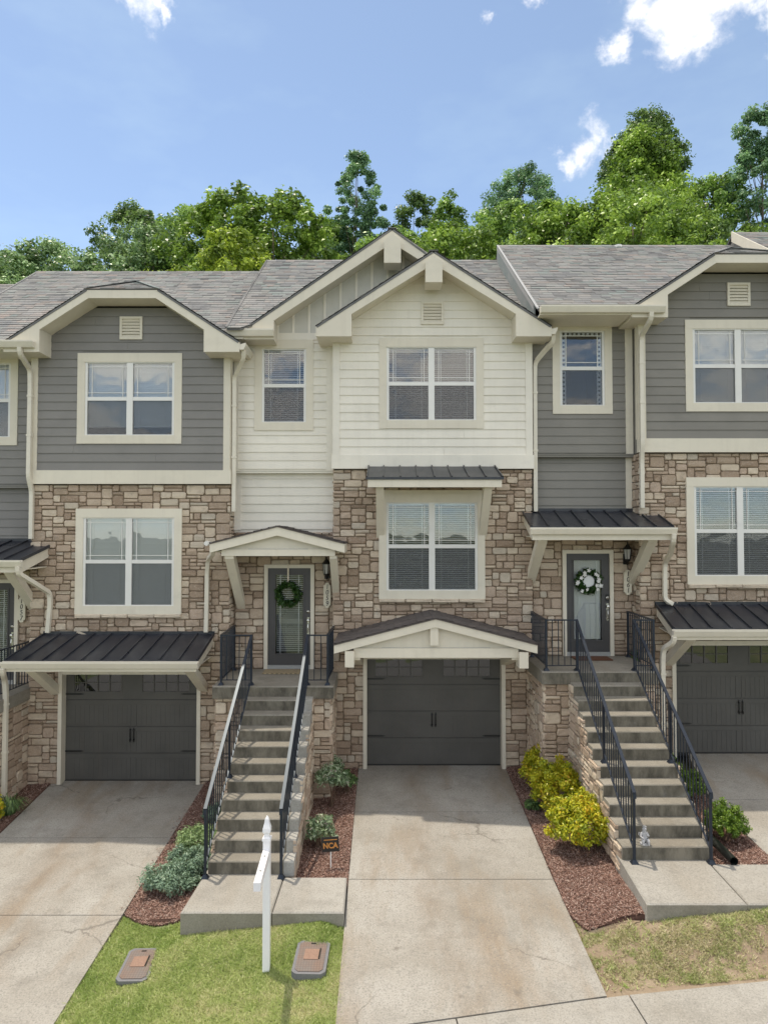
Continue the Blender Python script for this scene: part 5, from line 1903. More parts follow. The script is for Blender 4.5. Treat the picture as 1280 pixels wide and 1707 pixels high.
TREES = [
    # x, y, ztop, rx, crown depth, material, label, leaf, density, shape
    (-18.6, 36, 18.6, 2.6, 9, L_GREY, 'grey-green tree standing lowest at the far left of the tree line', .20, 1.2, 'round'),
    (-15.9, 34, 18.4, 2.2, 8, L_GREY, 'grey-green tree second in from the left picture edge', .20, 1.2, 'round'),
    (-14.2, 39, 20.3, 1.6, 9, L_DARK, 'narrow dark tree peeking over the grey-green trees at far left', .18, .9, 'tall'),
    (-14.4, 40.5, 23.4, 1.6, 8, L_DARK, 'dark bushy treetop highest of the left part of the tree line', .20, 1.0, 'round'),
    (-11.6, 35, 19.4, 2.3, 9, L_GREY, 'round pale grey-green tree above the left clipped gable', .20, 1.3, 'round'),
    (-10.3, 38, 21.9, 2.4, 10, L_MID, 'mid green tree with ragged top left of the bright green one', .20, 1.2, 'round'),
    (-7.4, 34, 20.9, 2.0, 10, L_BRIGHT, 'bright green feathery tree, widest above the left roof ridge', .24, 1.3, 'round'),
    (-4.9, 33, 20.4, 1.9, 10, L_BRIGHT, 'bright green tree just left of the thin feathery tree', .24, 1.2, 'round'),
    (-9.2, 30, 15.6, 1.7, 6, L_YELLOW, 'low yellow-green tree right behind the left roof ridge', .18, 1.1, 'round'),
    (-6.2, 29, 16.9, 1.6, 7, L_YELLOW, 'yellow-green tree between the left ridge and the pointed gables', .20, 1.1, 'round'),
    (-1.35, 36, 24.2, 1.45, 12, L_BLUE, 'tall thin feathery tree rising above the pointed gables', .15, .95, 'sparse'),
    (-2.9, 37, 21.0, 1.7, 10, L_MID, 'mid green tree behind the left side of the thin feathery tree', .18, 1.1, 'round'),
    (1.75, 38, 23.2, 1.2, 9, L_DARK, 'dark green double-topped tree just right of the thin feathery tree', .18, 1.1, 'tall'),
    (3.35, 37, 22.4, 1.2, 9, L_MID, 'slim mid green tree in the dip of the tree line', .19, 1.1, 'tall'),
    (2.7, 30, 17.5, 2.2, 8, L_BRIGHT, 'bright bushy tree behind the peak of the front pointed gable', .19, 1.2, 'round'),
    (.4, 31, 17.9, 1.7, 8, L_MID, 'mid green tree directly behind the rear pointed gable', .19, 1.2, 'round'),
    (7.9, 40, 25.2, 1.9, 10, L_BLUE, 'blue-green locust tree left of the low white cloud', .16, 1.2, 'round'),
    (5.9, 33, 19.8, 1.9, 9, L_MID, 'mid green tree behind the left end of the right roof ridge', .19, 1.2, 'round'),
    (7.5, 30, 18.6, 2.0, 9, L_BRIGHT, 'leafy light green tree below the low white cloud', .19, 1.3, 'round'),
    (14.9, 40, 28.6, 2.2, 13, L_DARK, 'dark treetop that is the tallest of the tree line', .20, 1.2, 'tall'),
    (12.8, 35, 24.4, 2.4, 11, L_BRIGHT, 'tall bright tree in front of the tallest dark treetop', .21, 1.3, 'tall'),
    (10.2, 29, 18.4, 2.5, 9, L_BRIGHT, 'big round bright tree behind the right roof ridge', .19, 1.4, 'round'),
    (13.2, 29.5, 17.4, 1.5, 8, L_DARK, 'shady dark tree at the right end of the right roof ridge', .19, 1.1, 'round'),
    (17.1, 37, 23.2, 1.7, 9, L_MID, 'mid green tree in the gap beside the open-crowned tree', .19, 1.0, 'round'),
    (19.6, 36.5, 26.8, 1.8, 13, L_BLUE, 'tall open-crowned tree at the right picture edge', .17, 1.0, 'sparse'),
    (16.2, 31, 17.8, 1.9, 8, L_BRIGHT, 'low green tree under the open-crowned tree at right', .19, 1.2, 'round'),
    (18.2, 30, 17.0, 1.6, 7, L_YELLOW, 'yellow-green tree lowest at the right picture edge', .19, 1.2, 'round'),
    (-23.0, 38, 20.3, 2.4, 9, L_GREY, 'grey-green tree cut by the left picture edge', .20, 1.2, 'round'),
    (-12.9, 41, 21.2, 2.2, 9, L_MID, 'mid green tree behind the dark bushy treetop at left', .20, 1.1, 'round'),
    (-8.6, 40, 21.6, 2.2, 10, L_MID, 'mid green tree glimpsed behind the bright green feathery tree', .20, 1.1, 'round'),
    (-3.9, 41, 21.6, 2.0, 10, L_GREY, 'pale green tree far back between the bright trees and the thin feathery one', .20, 1.1, 'round'),
    (.6, 40, 21.2, 1.9, 10, L_MID, 'mid green tree at the right foot of the thin feathery tree', .20, 1.1, 'round'),
    (4.6, 40, 21.3, 2.0, 10, L_GREY, 'pale green tree far back in the dip of the tree line', .20, 1.1, 'round'),
    (10.6, 41, 23.4, 2.0, 11, L_MID, 'mid green tree right of the low white cloud', .20, 1.1, 'round'),
]
for i, t in enumerate(TREES):
    tree(*t[:7], leaf=t[7], dens=t[8], shape=t[9], seed=i * 17)

# undergrowth that closes the view under the crowns
cs = []; tn = []
for k in range(1500):
    y = rng.uniform(26, 52); x = rng.uniform(-.62, .62) * y
    cs.append((x, y, hill_z(x, y) + rng.uniform(0.2, 5.2 if y > 33 else 3.2)))
V, F, tone = leaf_cloud(cs, rng.uniform(.5, 1.2, len(cs)), 60, 0.30, up=.8, flat=.8)
fast_mesh('undergrowth', V, F, tone, L_MID, None, (0, 0, 0), 'stuff')


def shrub(name, x, y, r, h, mat, label, cat='shrub', leaf=.05, n=40, per=70, group=None, stems=5, up=.5, aspect=.5, zlift=.0, ry=None, lump=.3, seed=1, spk=.26):
    q = np.random.default_rng(seed)
    random.seed(seed)
    gz = G(x, y) + .02
    T = empty(name, (x, y, gz), label, cat, group)
    cs = []
    for k in range(n):
        th = q.uniform(0, 6.283); el = q.uniform(-.25, 1)
        e = math.sqrt(max(0, 1 - max(0, el) ** 2)) if el > 0 else .93
        l = 1 + lump * math.sin(3 * th + seed) * .5 + q.uniform(-.12, .12)
        k_ = q.uniform(.45, 1) ** .5 * (1 - spk * .6) * (1.0 if q.uniform() < .82 else 1.17)
        cs.append((math.cos(th) * r * e * l * k_, math.sin(th) * (ry or r) * e * l * k_, zlift + max(.04, (0.42 + .52 * el * l * k_ * 1.1) * h - .02)))
    V, F, tone = leaf_cloud(cs, q.uniform(.7, 1.2, n) * spk * min(r, h), per, leaf, up=up, aspect=aspect, r=q)
    V[:, 2] = np.maximum(V[:, 2], .01)
    fast_mesh('foliage', V, F, tone, mat, T, (x, y, gz))
    mb = MB()
    for k in range(stems):
        c = cs[k * n // stems]
        limb_mesh(mb, (x + random.uniform(-.03, .03), y + random.uniform(-.03, .03), gz - .05), (x + c[0] * .8, y + c[1] * .8, gz + c[2] * .9), .012, .004, .2)
    build(mb, 'stems', M_TWIG, T, True)
    return T


gold = 'golden shrubs along the right-hand stairs'
shrub('golden_shrub', 2.93, 13.05, .46, .80, L_GOLD, 'golden yellow shrub nearest the wall, partly in shade', leaf=.05, n=130, group=gold, seed=3, per=80, spk=.20)
shrub('golden_shrub', 2.93, 12.05, .50, .84, L_GOLD, 'golden yellow shrub in the middle of its row of three', leaf=.05, n=150, group=gold, seed=4, per=80, spk=.20)
shrub('golden_shrub', 2.97, 10.85, .52, .82, L_GOLD, 'golden yellow shrub with orange tips nearest the lawn', leaf=.05, n=150, group=gold, seed=5, per=80, spk=.20)
shrub('golden_shrub', -6.85, 12.25, .40, .55, L_GOLD, 'golden yellow shrub cut by the left picture edge', leaf=.055, n=50, seed=6, spk=.22)
shrub('boxwood', 5.04, 10.62, .30, .58, L_BOX, 'round green boxwood standing clear in front of the right-hand driveway', leaf=.034, n=130, per=90, seed=8, spk=.22, group='boxwoods by the right-hand stairs')
shrub('boxwood', 5.05, 12.0, .27, .54, L_BOX, 'round green boxwood seen through the right-hand stair railing', leaf=.034, n=130, per=90, seed=9, spk=.22, group='boxwoods by the right-hand stairs')
shrub('boxwood', 5.05, 13.1, .27, .5, L_BOX, 'shaded boxwood behind the right-hand stair railing nearest the house', leaf=.036, n=60, per=70, seed=19, spk=.22, group='boxwoods by the right-hand stairs')
jg = 'low junipers beside the left driveway'
shrub('juniper', -3.02, 10.35, .42, .34, L_JUN, 'blue-green spreading juniper in the sun nearest the lawn', leaf=.05, n=90, per=70, seed=11, aspect=.28, group=jg, up=.9)
shrub('juniper', -2.86, 10.75, .40, .34, L_JUN, 'larger blue-green juniper mound beside the foot of the railing', leaf=.05, n=90, per=70, seed=12, aspect=.28, group=jg, up=.9)
shrub('juniper', -2.92, 11.45, .40, .32, L_JUN2, 'pale green juniper behind the blue-green ones', leaf=.05, n=90, per=70, seed=13, aspect=.28, group=jg, up=.9)
shrub('juniper', -2.88, 12.4, .26, .24, L_JUN, 'small shaded juniper nearest the garage wall', leaf=.045, n=50, per=60, seed=14, aspect=.28, group=jg, up=.9)
shrub('leafy_shrub', -.93, 12.45, .31, .36, L_NAND, 'silvery green shrub on bare stems beside the garage', leaf=.07, n=55, per=34, seed=15, aspect=.3, zlift=.34, spk=.32)
shrub('leafy_shrub', -.98, 13.25, .26, .42, L_NAND, 'purplish shrub in the corner between landing and garage wall', leaf=.06, n=40, per=34, seed=25, aspect=.3, zlift=.2, spk=.32)
shrub('leafy_shrub', -.66, 12.95, .2, .3, L_DARK, 'small dark green plant at the garage corner', leaf=.06, n=26, per=30, seed=26, aspect=.4, zlift=.1)
shrub('leafy_shrub', -.98, 11.1, .25, .40, L_NAND, 'small variegated shrub behind the black yard sign', leaf=.055, n=48, per=40, seed=16, aspect=.35, zlift=.1, spk=.3)
shrub('dark_plant', 2.52, 12.25, .16, .16, L_DARK, 'tiny dark green plant at the edge of the middle driveway', leaf=.05, n=20, per=30, seed=17)
shrub('trailing_plant', 4.93, 14.0, .12, .3, L_DARK, 'small dark plant on the landing corner of the right-hand house', cat='plant', leaf=.05, n=16, per=26, seed=27, zlift=1.75)


def tuft(name, x, y, r, h, n, mat, label, seed):
    q = np.random.default_rng(seed)
    gz = G(x, y) + .01
    V = []; T_ = []
    for k in range(n):
        th = q.uniform(0, 6.283); ln = h * q.uniform(.6, 1.2); w_ = .006
        b = np.array([math.cos(th), math.sin(th)]) * r * .3 * q.uniform()
        e = b + np.array([math.cos(th), math.sin(th)]) * r * q.uniform(.5, 1.2)
        m = (b + e) / 2
        sx, sy = -math.sin(th) * w_, math.cos(th) * w_
        V += [(b[0] - sx, b[1] - sy, 0), (b[0] + sx, b[1] + sy, 0), (m[0] + sx, m[1] + sy, ln), (m[0] - sx, m[1] - sy, ln),
              (m[0] - sx, m[1] - sy, ln), (m[0] + sx, m[1] + sy, ln), (e[0] + .001, e[1], ln * .55), (e[0], e[1], ln * .55)]
        T_ += [q.uniform(), q.uniform()]
    T = empty(name, (x, y, gz), label, 'plant')
    fast_mesh('blades', np.array(V), np.arange(len(V)).reshape(-1, 4), np.array(T_), mat, T, (x, y, gz))
    return T


tuft('grass_clump', -6.62, 12.75, .30, .26, 170, L_DARK, 'dark grassy clump behind the white rock at the left', 31)
mb = MB(); mb.lathe([(.0, 0), (.075, .0), (.085, .04), (.06, .09), (.0, .105)], (-6.72, 12.45, G(-6.72, 12.45)), 9)
for i, v in enumerate(mb.v):
    mb.v[i] = (v[0] + random.uniform(-.012, .012), v[1] + random.uniform(-.012, .012), v[2] + random.uniform(-.008, .008))
tag(build(mb, 'rock', M_ROCK), 'small white rock by the dark grassy clump', 'rock')

# ------------------------------------------------------------------ ground cover
def inside(poly, X, Y):
    c = np.zeros(len(X), bool)
    for (ax, ay), (bx, by) in zip(poly, poly[1:] + poly[:1]):
        k = ((ay > Y) != (by > Y)) & (X < (bx - ax) * (Y - ay) / (by - ay + 1e-12) + ax)
        c ^= k
    return c


GV = np.vectorize(G)


def vnoise(X, Y, s, seed):
    q = np.random.default_rng(seed)
    g = q.uniform(0, 1, (64, 64))
    x = X * s + 20; y = Y * s + 20
    xi = np.floor(x).astype(int); yi = np.floor(y).astype(int)
    fx = x - xi; fy = y - yi
    fx = fx * fx * (3 - 2 * fx); fy = fy * fy * (3 - 2 * fy)
    h = lambda a, b: g[a % 64, b % 64]
    return (h(xi, yi) * (1 - fx) + h(xi + 1, yi) * fx) * (1 - fy) + (h(xi, yi + 1) * (1 - fx) + h(xi + 1, yi + 1) * fx) * fy


def grass(poly, n, hmin, hmax, mat, label_name, seed, patch=None, spill=0.0):
    q = np.random.default_rng(seed)
    xs = [p[0] for p in poly]; ys = [p[1] for p in poly]
    X = q.uniform(min(xs) - spill, max(xs) + spill, n); Y = q.uniform(min(ys) - spill, max(ys) + spill, n)
    k = inside(poly, X, Y)
    X, Y = X[k], Y[k]
    v = vnoise(X, Y, 2.2, seed) * .45 + vnoise(X, Y, 6.5, seed + 1) * .3 + vnoise(X, Y, 17, seed + 2) * .25
    if patch is not None:
        k = q.uniform(0, 1, len(X)) < np.clip((v - patch) * 5, 0.03, 1)
        X, Y, v = X[k], Y[k], v[k]
    Z = GV(X, Y) - .02
    N = len(X)
    th = q.uniform(0, 6.283, N); h = q.uniform(hmin, hmax, N) * (.7 + .6 * v)
    le = h * q.uniform(.5, 2.2, N); la = q.uniform(0, 6.283, N)
    w_ = q.uniform(.003, .006, N)
    dx, dy = np.cos(th) * w_, np.sin(th) * w_
    tx, ty = X + np.cos(la) * le, Y + np.sin(la) * le
    V = np.stack([np.stack([X - dx, Y - dy, Z], 1), np.stack([X + dx, Y + dy, Z], 1), np.stack([tx, ty, Z + h], 1)], 1).reshape(-1, 3)
    v2 = vnoise(X, Y, 1.4, seed + 5) * .6 + vnoise(X, Y, 7, seed + 6) * .4
    tone = np.clip((v2 - .5) * 1.25 + .5 + q.normal(0, .2, N), 0, 1)
    c = V.mean(0)
    return fast_mesh(label_name, V - c, np.arange(3 * N).reshape(-1, 3), tone, mat, None, tuple(c), 'stuff')


VIS_L = [(-3.66, 6.6), (-.46, 7.0), (-.485, 9.1), (-2.57, 9.1), (-2.57, 9.40), (-2.9, 9.46), (-3.2, 9.56), (-3.52, 9.80)]
grass(VIS_L, 170000, .010, .030, L_GRASS, 'lawn_grass', 41)
grass(VIS_L, 9000, .03, .065, L_GRASS, 'long_grass', 45, patch=.5)
grass(LAWNS[2], 60000, .012, .03, L_GRASS, 'lawn_grass', 42)
grass([(2.42, 7.95), (5.6, 7.88), (5.6, 8.74), (3.14, 8.74), (2.9, 8.9), (2.55, 8.95), (2.41, 9.25)], 90000, .010, .030, L_DRY, 'patchy_grass', 43, patch=.44)
grass([(2.42, 7.95), (5.6, 7.88), (5.6, 8.74), (3.14, 8.74), (2.9, 8.9), (2.55, 8.95), (2.41, 9.25)], 40000, .015, .045, L_GRASS, 'green_tufts', 44, patch=.55)


def chips(poly, n, seed, name='mulch_chips'):
    q = np.random.default_rng(seed)
    xs = [p[0] for p in poly]; ys = [p[1] for p in poly]
    X = q.uniform(min(xs) - .03, max(xs) + .03, n); Y = q.uniform(min(ys) - .03, max(ys) + .05, n)
    k = inside(poly, X, Y)
    X, Y = X[k], Y[k]; N = len(X)
    Z = GV(X, Y) + q.uniform(.012, .035, N)
    a = q.normal(size=(N, 3)); a[:, 2] *= .35; a /= np.linalg.norm(a, axis=1)[:, None]
    nr = q.normal(size=(N, 3)) * .45 + np.array([0, 0, 1]); b = np.cross(nr, a); b /= np.linalg.norm(b, axis=1)[:, None]
    L = q.uniform(.005, .020, N)[:, None]; W_ = q.uniform(.002, .006, N)[:, None]
    P = np.stack([X, Y, Z], 1)
    V = np.stack([P - a * L - b * W_, P + a * L - b * W_ * .6, P + a * L * .9 + b * W_, P - a * L * .8 + b * W_ * .8], 1).reshape(-1, 3)
    c = V.mean(0)
    return fast_mesh(name, V - c, np.arange(4 * N).reshape(-1, 4), q.uniform(0, 1, N), M_CHIP, None, tuple(c), 'stuff')


for i, (p, n) in enumerate(zip(BEDS, (52000, 40000, 70000, 28000, 16000))):
    chips(p, n, 60 + i)
# a few chips and blades strayed onto the concrete edges
q = [(2.33, 13.5), (2.46, 13.5), (2.50, 9.3), (2.36, 9.3)]
chips(q, 500, 71, 'stray_chips')
chips([(-3.62, 13), (-3.5, 13), (-3.5, 9.9), (-3.62, 9.9)], 260, 72, 'stray_chips')


# ------------------------------------------------------------------ small things
def text(parent, name, s, size, loc, mat, shear=0.0, ext=.004, stretch=1.0):
    c = bpy.data.curves.new(name, 'FONT'); c.body = s; c.size = size; c.extrude = ext; c.align_x = 'CENTER'; c.align_y = 'CENTER'; c.shear = shear
    c.offset = .004 if name == 'lettering' else 0.0
    c.resolution_u = 3
    c.materials.append(mat)
    t = bpy.data.objects.new(name, c)
    COL.objects.link(t)
    me = bpy.data.meshes.new_from_object(t.evaluated_get(bpy.context.evaluated_depsgraph_get()))
    bpy.data.objects.remove(t)
    o = bpy.data.objects.new(name, me)
    place(o, parent, Vector(loc) + OFF)
    o.rotation_euler = (R(90), 0, 0)
    o.scale = (stretch, 1, 1)
    return o


def plaque(off, x0, x1, z0, z1, y, digits, label):
    global OFF
    OFF = Vector(off)
    w_ = (x1 - x0) / 2; xm = (x0 + x1) / 2
    pts = []
    for sz, ze, dz in ((-1, z0, 1), (1, z1, -1)):
        q = [(x0, ze + dz * .055), (x0 + .035, ze + dz * .038), (x0 + .035, ze + dz * .012), (xm - .02, ze), (xm + .02, ze), (x1 - .035, ze + dz * .012), (x1 - .035, ze + dz * .038), (x1, ze + dz * .055)]
        pts += q if sz < 0 else q[::-1]
    mb = MB(); mb.prism(pts, y - .05, y + .0, 'y')
    T = build(mb, 'house_number_plaque', M_PLAQUE)
    tag(T, label, 'number plaque', 'house number plaques')
    n = len(digits)
    for k, ch in enumerate(digits):
        zz = z1 - .085 - (z1 - z0 - .17) * k / (n - 1)
        text(T, 'digit', ch, .135, (xm, y - .052, zz), M_BLACK, .12, .003, .9)
    OFF = Vector((0, 0, 0))


UL, UC, UR = (-5.96, 0, -.30), (0, 0, 0), (5.96, -.22, .30)
plaque(UC, -1.215, -1.07, 3.09, 3.595, YD - .04, '1059', 'cream plaque reading 1059 right of the door with the plain green wreath')
plaque(UR, -1.212, -1.06, 3.07, 3.565, YD - .04, '1061', 'cream plaque reading 1061 under the black lantern at right')
plaque(UL, -1.39, -1.24, 3.10, 3.61, YD - .04, '1057', 'cream plaque reading 1057 near the left picture edge')


def lantern(off, x, z, y, label):
    global OFF
    OFF = Vector(off)
    T = empty('wall_lantern', (x, y, z), label, 'wall lamp', 'black wall lanterns')
    mb = MB(); mb.box(x - .05, x + .05, y - .02, y, z - .19, z + .02)
    mb.tube([(x, y - .02, z - .15), (x, y - .09, z - .19), (x, y - .13, z - .12)], .014, 8)
    build(mb, 'bracket', M_BLACK, T)
    cy = y - .13
    mb = MB(); mb.lathe([(.035, -.13), (.055, -.10), (.06, -.08)], (x, cy, z), 6); mb.lathe([(.086, .11), (.09, .125), (.05, .17), (.03, .20), (.012, .215), (.016, .24), (.0, .26)], (x, cy, z), 6)
    for k in range(6):
        t = 2 * math.pi * k / 6
        mb.bar((x + .057 * math.cos(t), cy + .057 * math.sin(t), z - .08), (x + .08 * math.cos(t), cy + .08 * math.sin(t), z + .115), .009, .009)
    build(mb, 'cage', M_BLACK, T)
    mb = MB(); mb.lathe([(.05, -.078), (.073, .112)], (x, cy, z), 6); build(mb, 'lamp_glass', M_LAMPGLASS, T)
    OFF = Vector((0, 0, 0))


lantern(UC, -1.15, 3.86, YD - .03, 'black wall lantern tucked behind the right bracket of the gabled door canopy')
lantern(UR, -1.16, 3.86, YD - .03, 'black wall lantern under the metal door canopy at right')


def wreath(off, x, z, y, r, label, flowers):
    global OFF
    OFF = Vector(off)
    q = np.random.default_rng(77 + flowers)
    T = empty('wreath', (x, y, z - r), label, 'wreath', 'door wreaths')
    cs = []
    for k in range(90):
        t = 2 * math.pi * k / 90
        rr = r * .74 + q.normal(0, .022)
        cs.append((math.cos(t) * rr, q.uniform(-.045, .02), math.sin(t) * rr))
    V, F, tone = leaf_cloud(cs, np.full(90, .055), 26, .055, up=.0, r=q)
    fast_mesh('leaves', V, F, tone, L_WREATH, T, Vector((x, y, z)) + OFF)
    mb = MB()
    pts = [(x + math.cos(2 * math.pi * k / 24) * r * .72, y, z + math.sin(2 * math.pi * k / 24) * r * .72) for k in range(25)]
    mb.tube(pts, .02, 6, False); build(mb, 'wreath_ring', M_TWIG, T)
    if flowers:
        pr = None
        for k in range(17):
            t = q.uniform(-.9, 3.6) if k < 12 else q.uniform(0, 6.28)
            rr = r * q.uniform(.6, .95)
            cx, cz = x + math.cos(t) * rr, z + math.sin(t) * rr
            if pr is None:
                mb = MB()
                for j in range(5):
                    a = 2 * math.pi * j / 5; a2 = a + .6; a3 = a - .6
                    c = Vector((cx, y - .075, cz)); f = lambda an, rd, dy: c + Vector((math.cos(an) * rd, dy, math.sin(an) * rd))
                    mb.add([c, f(a3, .028, -.014), f(a, .048, -.005), f(a2, .028, -.014)], [(0, 1, 2, 3)])
                pr = build(mb, 'flower', M_PETAL, T)
            else:
                o = share(pr, 'flower', T, Vector((cx, y - .075 - q.uniform(0, .02), cz)) + OFF)
                o.rotation_euler = (q.uniform(-.4, .4), q.uniform(0, 6), q.uniform(-.4, .4))
        mb = MB(); mb.lathe([(.0, 0), (r * .45, 0), (r * .42, .02), (.0, .03)], (x, y + .005, z), 14, 'y')
        build(mb, 'snow_disc', M_BLIND, T)
    else:
        mb = MB(); mb.box(x - .016, x + .016, y + .0, y + .004, z + r * .6, z + .60); mb.box(x - .016, x + .016, y - .01, y + .03, z + .60, z + .604); build(mb, 'ribbon', M_RIBBON, T)
    OFF = Vector((0, 0, 0))


wreath(UC, -1.93, 3.36, YD - .055, .27, 'plain green leafy wreath hung by a cream ribbon', 0)
wreath(UR, -1.905, 3.335, YD - .055, .26, 'wreath with white flowers and dark leaves', 1)


def doormat(off, x0, x1, y0, y1, mat, label):
    global OFF
    OFF = Vector(off)
    mb = MB(); mb.box(x0, x1, y0, y1, LZ + .002, LZ + .02); m = build(mb, 'doormat', mat)
    tag(m, label, 'doormat', 'doormats')
    mb = MB()
    n = 30
    for k in range(n):
        a = x0 + (x1 - x0) * k / n
        mb.box(a + .003, a + (x1 - x0) / n - .003, y0 - .012, y0 - .0005, LZ + .004, LZ + .024)
    build(mb, 'fringe', mat, m)
    OFF = Vector((0, 0, 0))


doormat(UC, -2.36, -1.64, 13.85, 14.28, M_MAT, 'tan and black woven doormat before the door with the plain green wreath')
doormat(UR, -2.30, -1.6, 13.85, 14.25, M_MATR, 'rust brown doormat before the door with the white flower wreath')

# white sign post
px, py = -1.365, 8.42
pz = G(px, py) - .03
T = empty('sign_post', (px, py, pz), 'white post with an empty sign arm standing in the lawn', 'sign post')
s = .041
mb = MB()
mb.box(px - s, px + s, py - s, py + s, pz - .1, pz + 1.50)
build(mb, 'post', M_WHITE, T)
mb = MB()
def ring(r, z):
    return [(px - r, py - r, z), (px + r, py - r, z), (px + r, py + r, z), (px - r, py + r, z)]
prof = [(s + .008, 1.5), (s + .008, 1.53), (s - .012, 1.545), (s - .012, 1.575), (s + .004, 1.60), (s + .004, 1.64), (s - .012, 1.70), (.022, 1.745), (.004, 1.78)]
V = []
for r_, z in prof:
    V += ring(r_, pz + z)
F = []
for k in range(len(prof) - 1):
    for i in range(4):
        F.append((k * 4 + i, k * 4 + (i + 1) % 4, (k + 1) * 4 + (i + 1) % 4, (k + 1) * 4 + i))
F += [(3, 2, 1, 0), tuple(range(len(V) - 4, len(V)))]
mb.add(V, F); build(mb, 'finial', M_WHITE, T)
mb = MB()
az = pz + 1.40
mb.bar((px - .002, py - s + .0, az - .045), (px + .03, py - .82, az - .045), .075, .09)
arm = build(mb, 'sign_arm', M_WHITE, T)
for t in (.25, .68):
    mb = MB()
    hx, hy = px + .03 * t, py - .82 * t
    mb.lathe([(.012, 0), (.012, .012), (.0, .016)], (hx, hy, az), 8)
    mb.tube([(hx, hy, az - .09), (hx, hy, az - .12), (hx + .012, hy, az - .135), (hx, hy, az - .15)], .004, 6)
    build(mb, 'hook', M_LEAD, arm)

# yard sign
sx, sy = -.77, 10.45
gz = G(sx, sy)
T = empty('yard_sign', (sx, sy, gz), 'small black yard sign with orange letters NCA on a thin stake', 'yard sign')
mb = MB(); mb.box(sx - .128, sx + .118, sy - .012, sy, gz + .26, gz + .47); brd = build(mb, 'board', M_SIGNBLK, T)
brd.rotation_euler = (0, R(-4), 0)
mb = MB(); mb.box(sx - .008, sx + .008, sy + .001, sy + .011, gz - .12, gz + .44); build(mb, 'stake', M_VINYL, T)
tx = text(T, 'lettering', 'NCA', .108, (sx - .005, sy - .014, gz + .345), M_ORANGE, 0, .002, .92); tx.rotation_euler = (R(90), R(-4), 0)
mb = MB(); mb.box(sx - .10, sx + .09, sy - .015, sy - .0125, gz + .425, gz + .437); ln = build(mb, 'small_print_line', M_ORANGE, T); ln.rotation_euler = (0, R(-4), 0)


def meter_lid(x0, x1, y0, y1, lift, label, yaw):
    cx, cy = (x0 + x1) / 2, (y0 + y1) / 2
    gz = G(cx, cy) + lift
    hx, hy = (x1 - x0) / 2, (y1 - y0) / 2
    T = empty('meter_box', (cx, cy, gz - .05), label, 'utility box', 'utility meter boxes')
    def rr(hx, hy, c):
        return [(cx - hx + c, cy - hy), (cx + hx - c, cy - hy), (cx + hx, cy - hy + c), (cx + hx, cy + hy - c), (cx + hx - c, cy + hy), (cx - hx + c, cy + hy), (cx - hx, cy + hy - c), (cx - hx, cy - hy + c)]
    tilt = (R(4.6), 0, yaw)
    mb = MB(); mb.prism(rr(hx, hy, .05), gz - .07, gz + .018, 'z'); a = build(mb, 'rim', M_RUBBER, T)
    mb = MB(); mb.prism(rr(hx - .035, hy - .035, .04), gz + .0185, gz + .026, 'z'); b = build(mb, 'lid', M_LID, T)
    mb = MB(); mb.box(cx - .085, cx + .085, cy - .06, cy + .12, gz + .027, gz + .033); c = build(mb, 'reading_hatch', M_LIDC, T)
    mb = MB(); mb.box(cx + .09, cx + .10, cy - .05, cy + .13, gz + .027, gz + .040); d = build(mb, 'hinge_bar', M_BLACK, T)
    mb = MB(); mb.box(cx - .03, cx + .03, cy + hy - .075, cy + hy - .055, gz + .0262, gz + .029); e = build(mb, 'lift_slot', M_BLACK, T)
    T.rotation_euler = tilt
    return T


meter_lid(-3.135, -2.76, 8.42, 9.0, .008, 'brown meter box lid near the left driveway', R(1.5))
meter_lid(-1.045, -.655, 8.20, 8.78, .006, 'brown meter box lid between the white post and the middle driveway', R(-2))

# drain pipe at the foot of the right-hand stairs
mb = MB()
a = Vector((4.66, 10.9, .21)); b = Vector((4.70, 9.72, .165))
n = 44
path = []; rad = []
for k in range(n):
    t = k / (n - 1)
    p = a.lerp(b, t); p.x += .02 * math.sin(t * 2.5)
    path.append(p); rad.append(.052 + (.006 if k % 2 else 0))
mb.tube(path, rad, 12, False)
mb.tube([b + Vector((.01, .0, 0)), b + Vector((.01, .3, 0))], .044, 12, False)
tag(build(mb, 'drain_pipe', M_PLASTIC, None, True), 'black corrugated drain pipe ending beside the right-hand stairs', 'pipe')


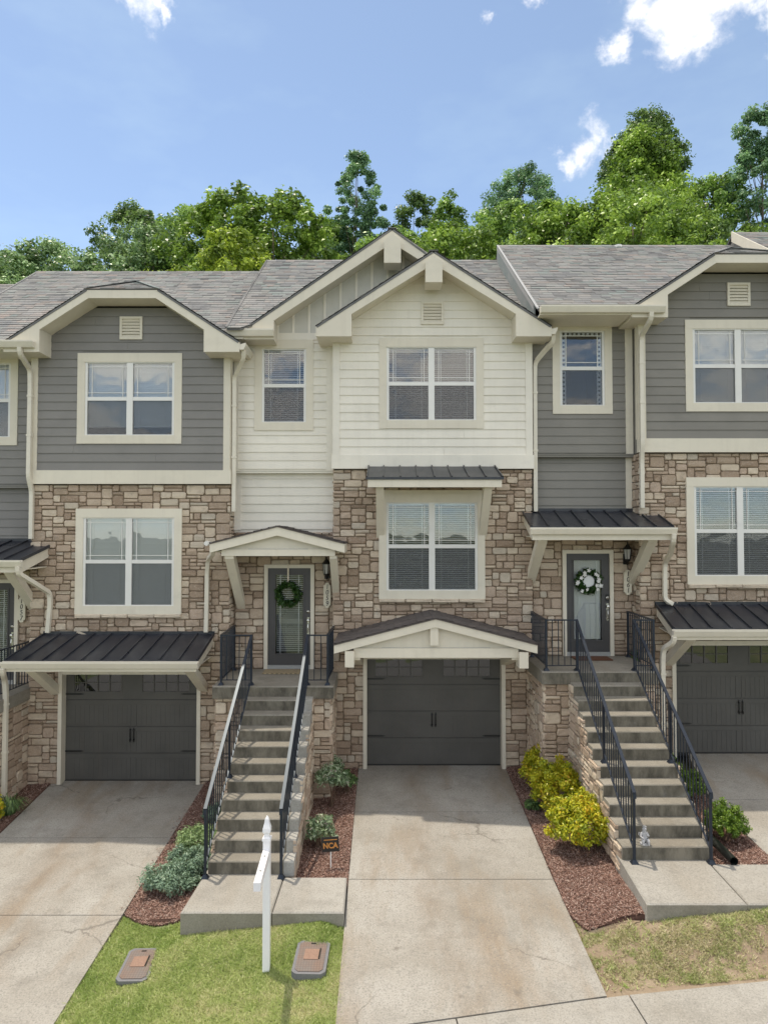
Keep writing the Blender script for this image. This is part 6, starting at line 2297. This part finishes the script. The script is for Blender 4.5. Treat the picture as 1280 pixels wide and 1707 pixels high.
# cherub: seated figure on one continuous skinned body, resting its chin on a hand
def cherub(x, y, z):
    vs_ = [(0, 0, .055, .036), (0, .004, .10, .032), (0, 0, .135, .034), (0, -.004, .160, .020), (0, -.008, .200, .034), (0, -.010, .222, .026),
           (.030, -.03, .050, .026), (.036, -.075, .060, .020), (.034, -.075, .012, .015), (.034, -.10, .008, .013),
           (-.030, -.03, .050, .026), (-.040, -.07, .062, .020), (-.036, -.072, .012, .015), (-.036, -.098, .008, .013),
           (.038, -.002, .140, .016), (.052, -.03, .105, .013), (.022, -.05, .135, .012),
           (-.038, -.002, .140, .016), (-.055, -.02, .100, .013), (-.025, -.06, .082, .012)]
    ed = [(0, 1), (1, 2), (2, 3), (3, 4), (4, 5), (0, 6), (6, 7), (7, 8), (8, 9), (0, 10), (10, 11), (11, 12), (12, 13), (2, 14), (14, 15), (15, 16), (2, 17), (17, 18), (18, 19)]
    me = bpy.data.meshes.new('cherub')
    me.from_pydata([v[:3] for v in vs_], ed, [])
    o = bpy.data.objects.new('cherub_statue', me)
    place(o, None, Vector((x, y, z + .012)))
    sk = o.modifiers.new('skin', 'SKIN')
    for v, d in zip(vs_, me.skin_vertices[0].data):
        d.radius = (v[3], v[3])
    me.skin_vertices[0].data[0].use_root = True
    sb = o.modifiers.new('smooth', 'SUBSURF'); sb.levels = 2; sb.render_levels = 2
    dg = bpy.context.evaluated_depsgraph_get()
    m2 = bpy.data.meshes.new_from_object(o.evaluated_get(dg))
    o.modifiers.clear(); o.data = m2
    m2.materials.clear(); m2.materials.append(M_STATUE)
    m2.polygons.foreach_set('use_smooth', [True] * len(m2.polygons))
    tag(o, 'little grey cherub statue seated on a step by the railing', 'statue')
    for s in (-1, 1):
        mb = MB()
        mb.prism([(s * .012, .12), (s * .06, .155), (s * .068, .12), (s * .05, .085), (s * .015, .09)][::s], .028, .040, 'y')
        mb.v = [(v[0] + x, v[1] + y, v[2] + z) for v in mb.v]
        build(mb, 'wing', M_STATUE, o)
    mb = MB(); mb.lathe([(.0, 0), (.06, 0), (.062, .02), (.05, .034), (.0, .036)], (x, y - .005, z), 10); build(mb, 'plinth', M_STATUE, o)
    o.rotation_euler = (0, 0, 0)
    mb = MB()
    for k in range(16):
        t = random.uniform(0, 6.28); u = random.uniform(.1, 1)
        mb.lathe([(.0, -.009), (.009, 0), (.0, .009)], (x + math.cos(t) * .03 * u, y - .006 + math.sin(t) * .03 * u + .006, z + .012 + .225 + .012 * (1 - u)), 6)
    build(mb, 'curls', M_STATUE, o, True)
    return o


cherub(3.585, 9.84 + .10, .30 + LZ - RISE * 10)

# roof vent pipe
mb = MB(); mb.lathe([(.07, 0), (.07, .50), (.10, .50), (.10, .56), (.0, .60)], (5.96 + .03, 18.0, .3 + 11.10), 12)
tag(build(mb, 'vent_pipe', M_VINYL), 'short white vent pipe poking over the right roof ridge', 'vent pipe')
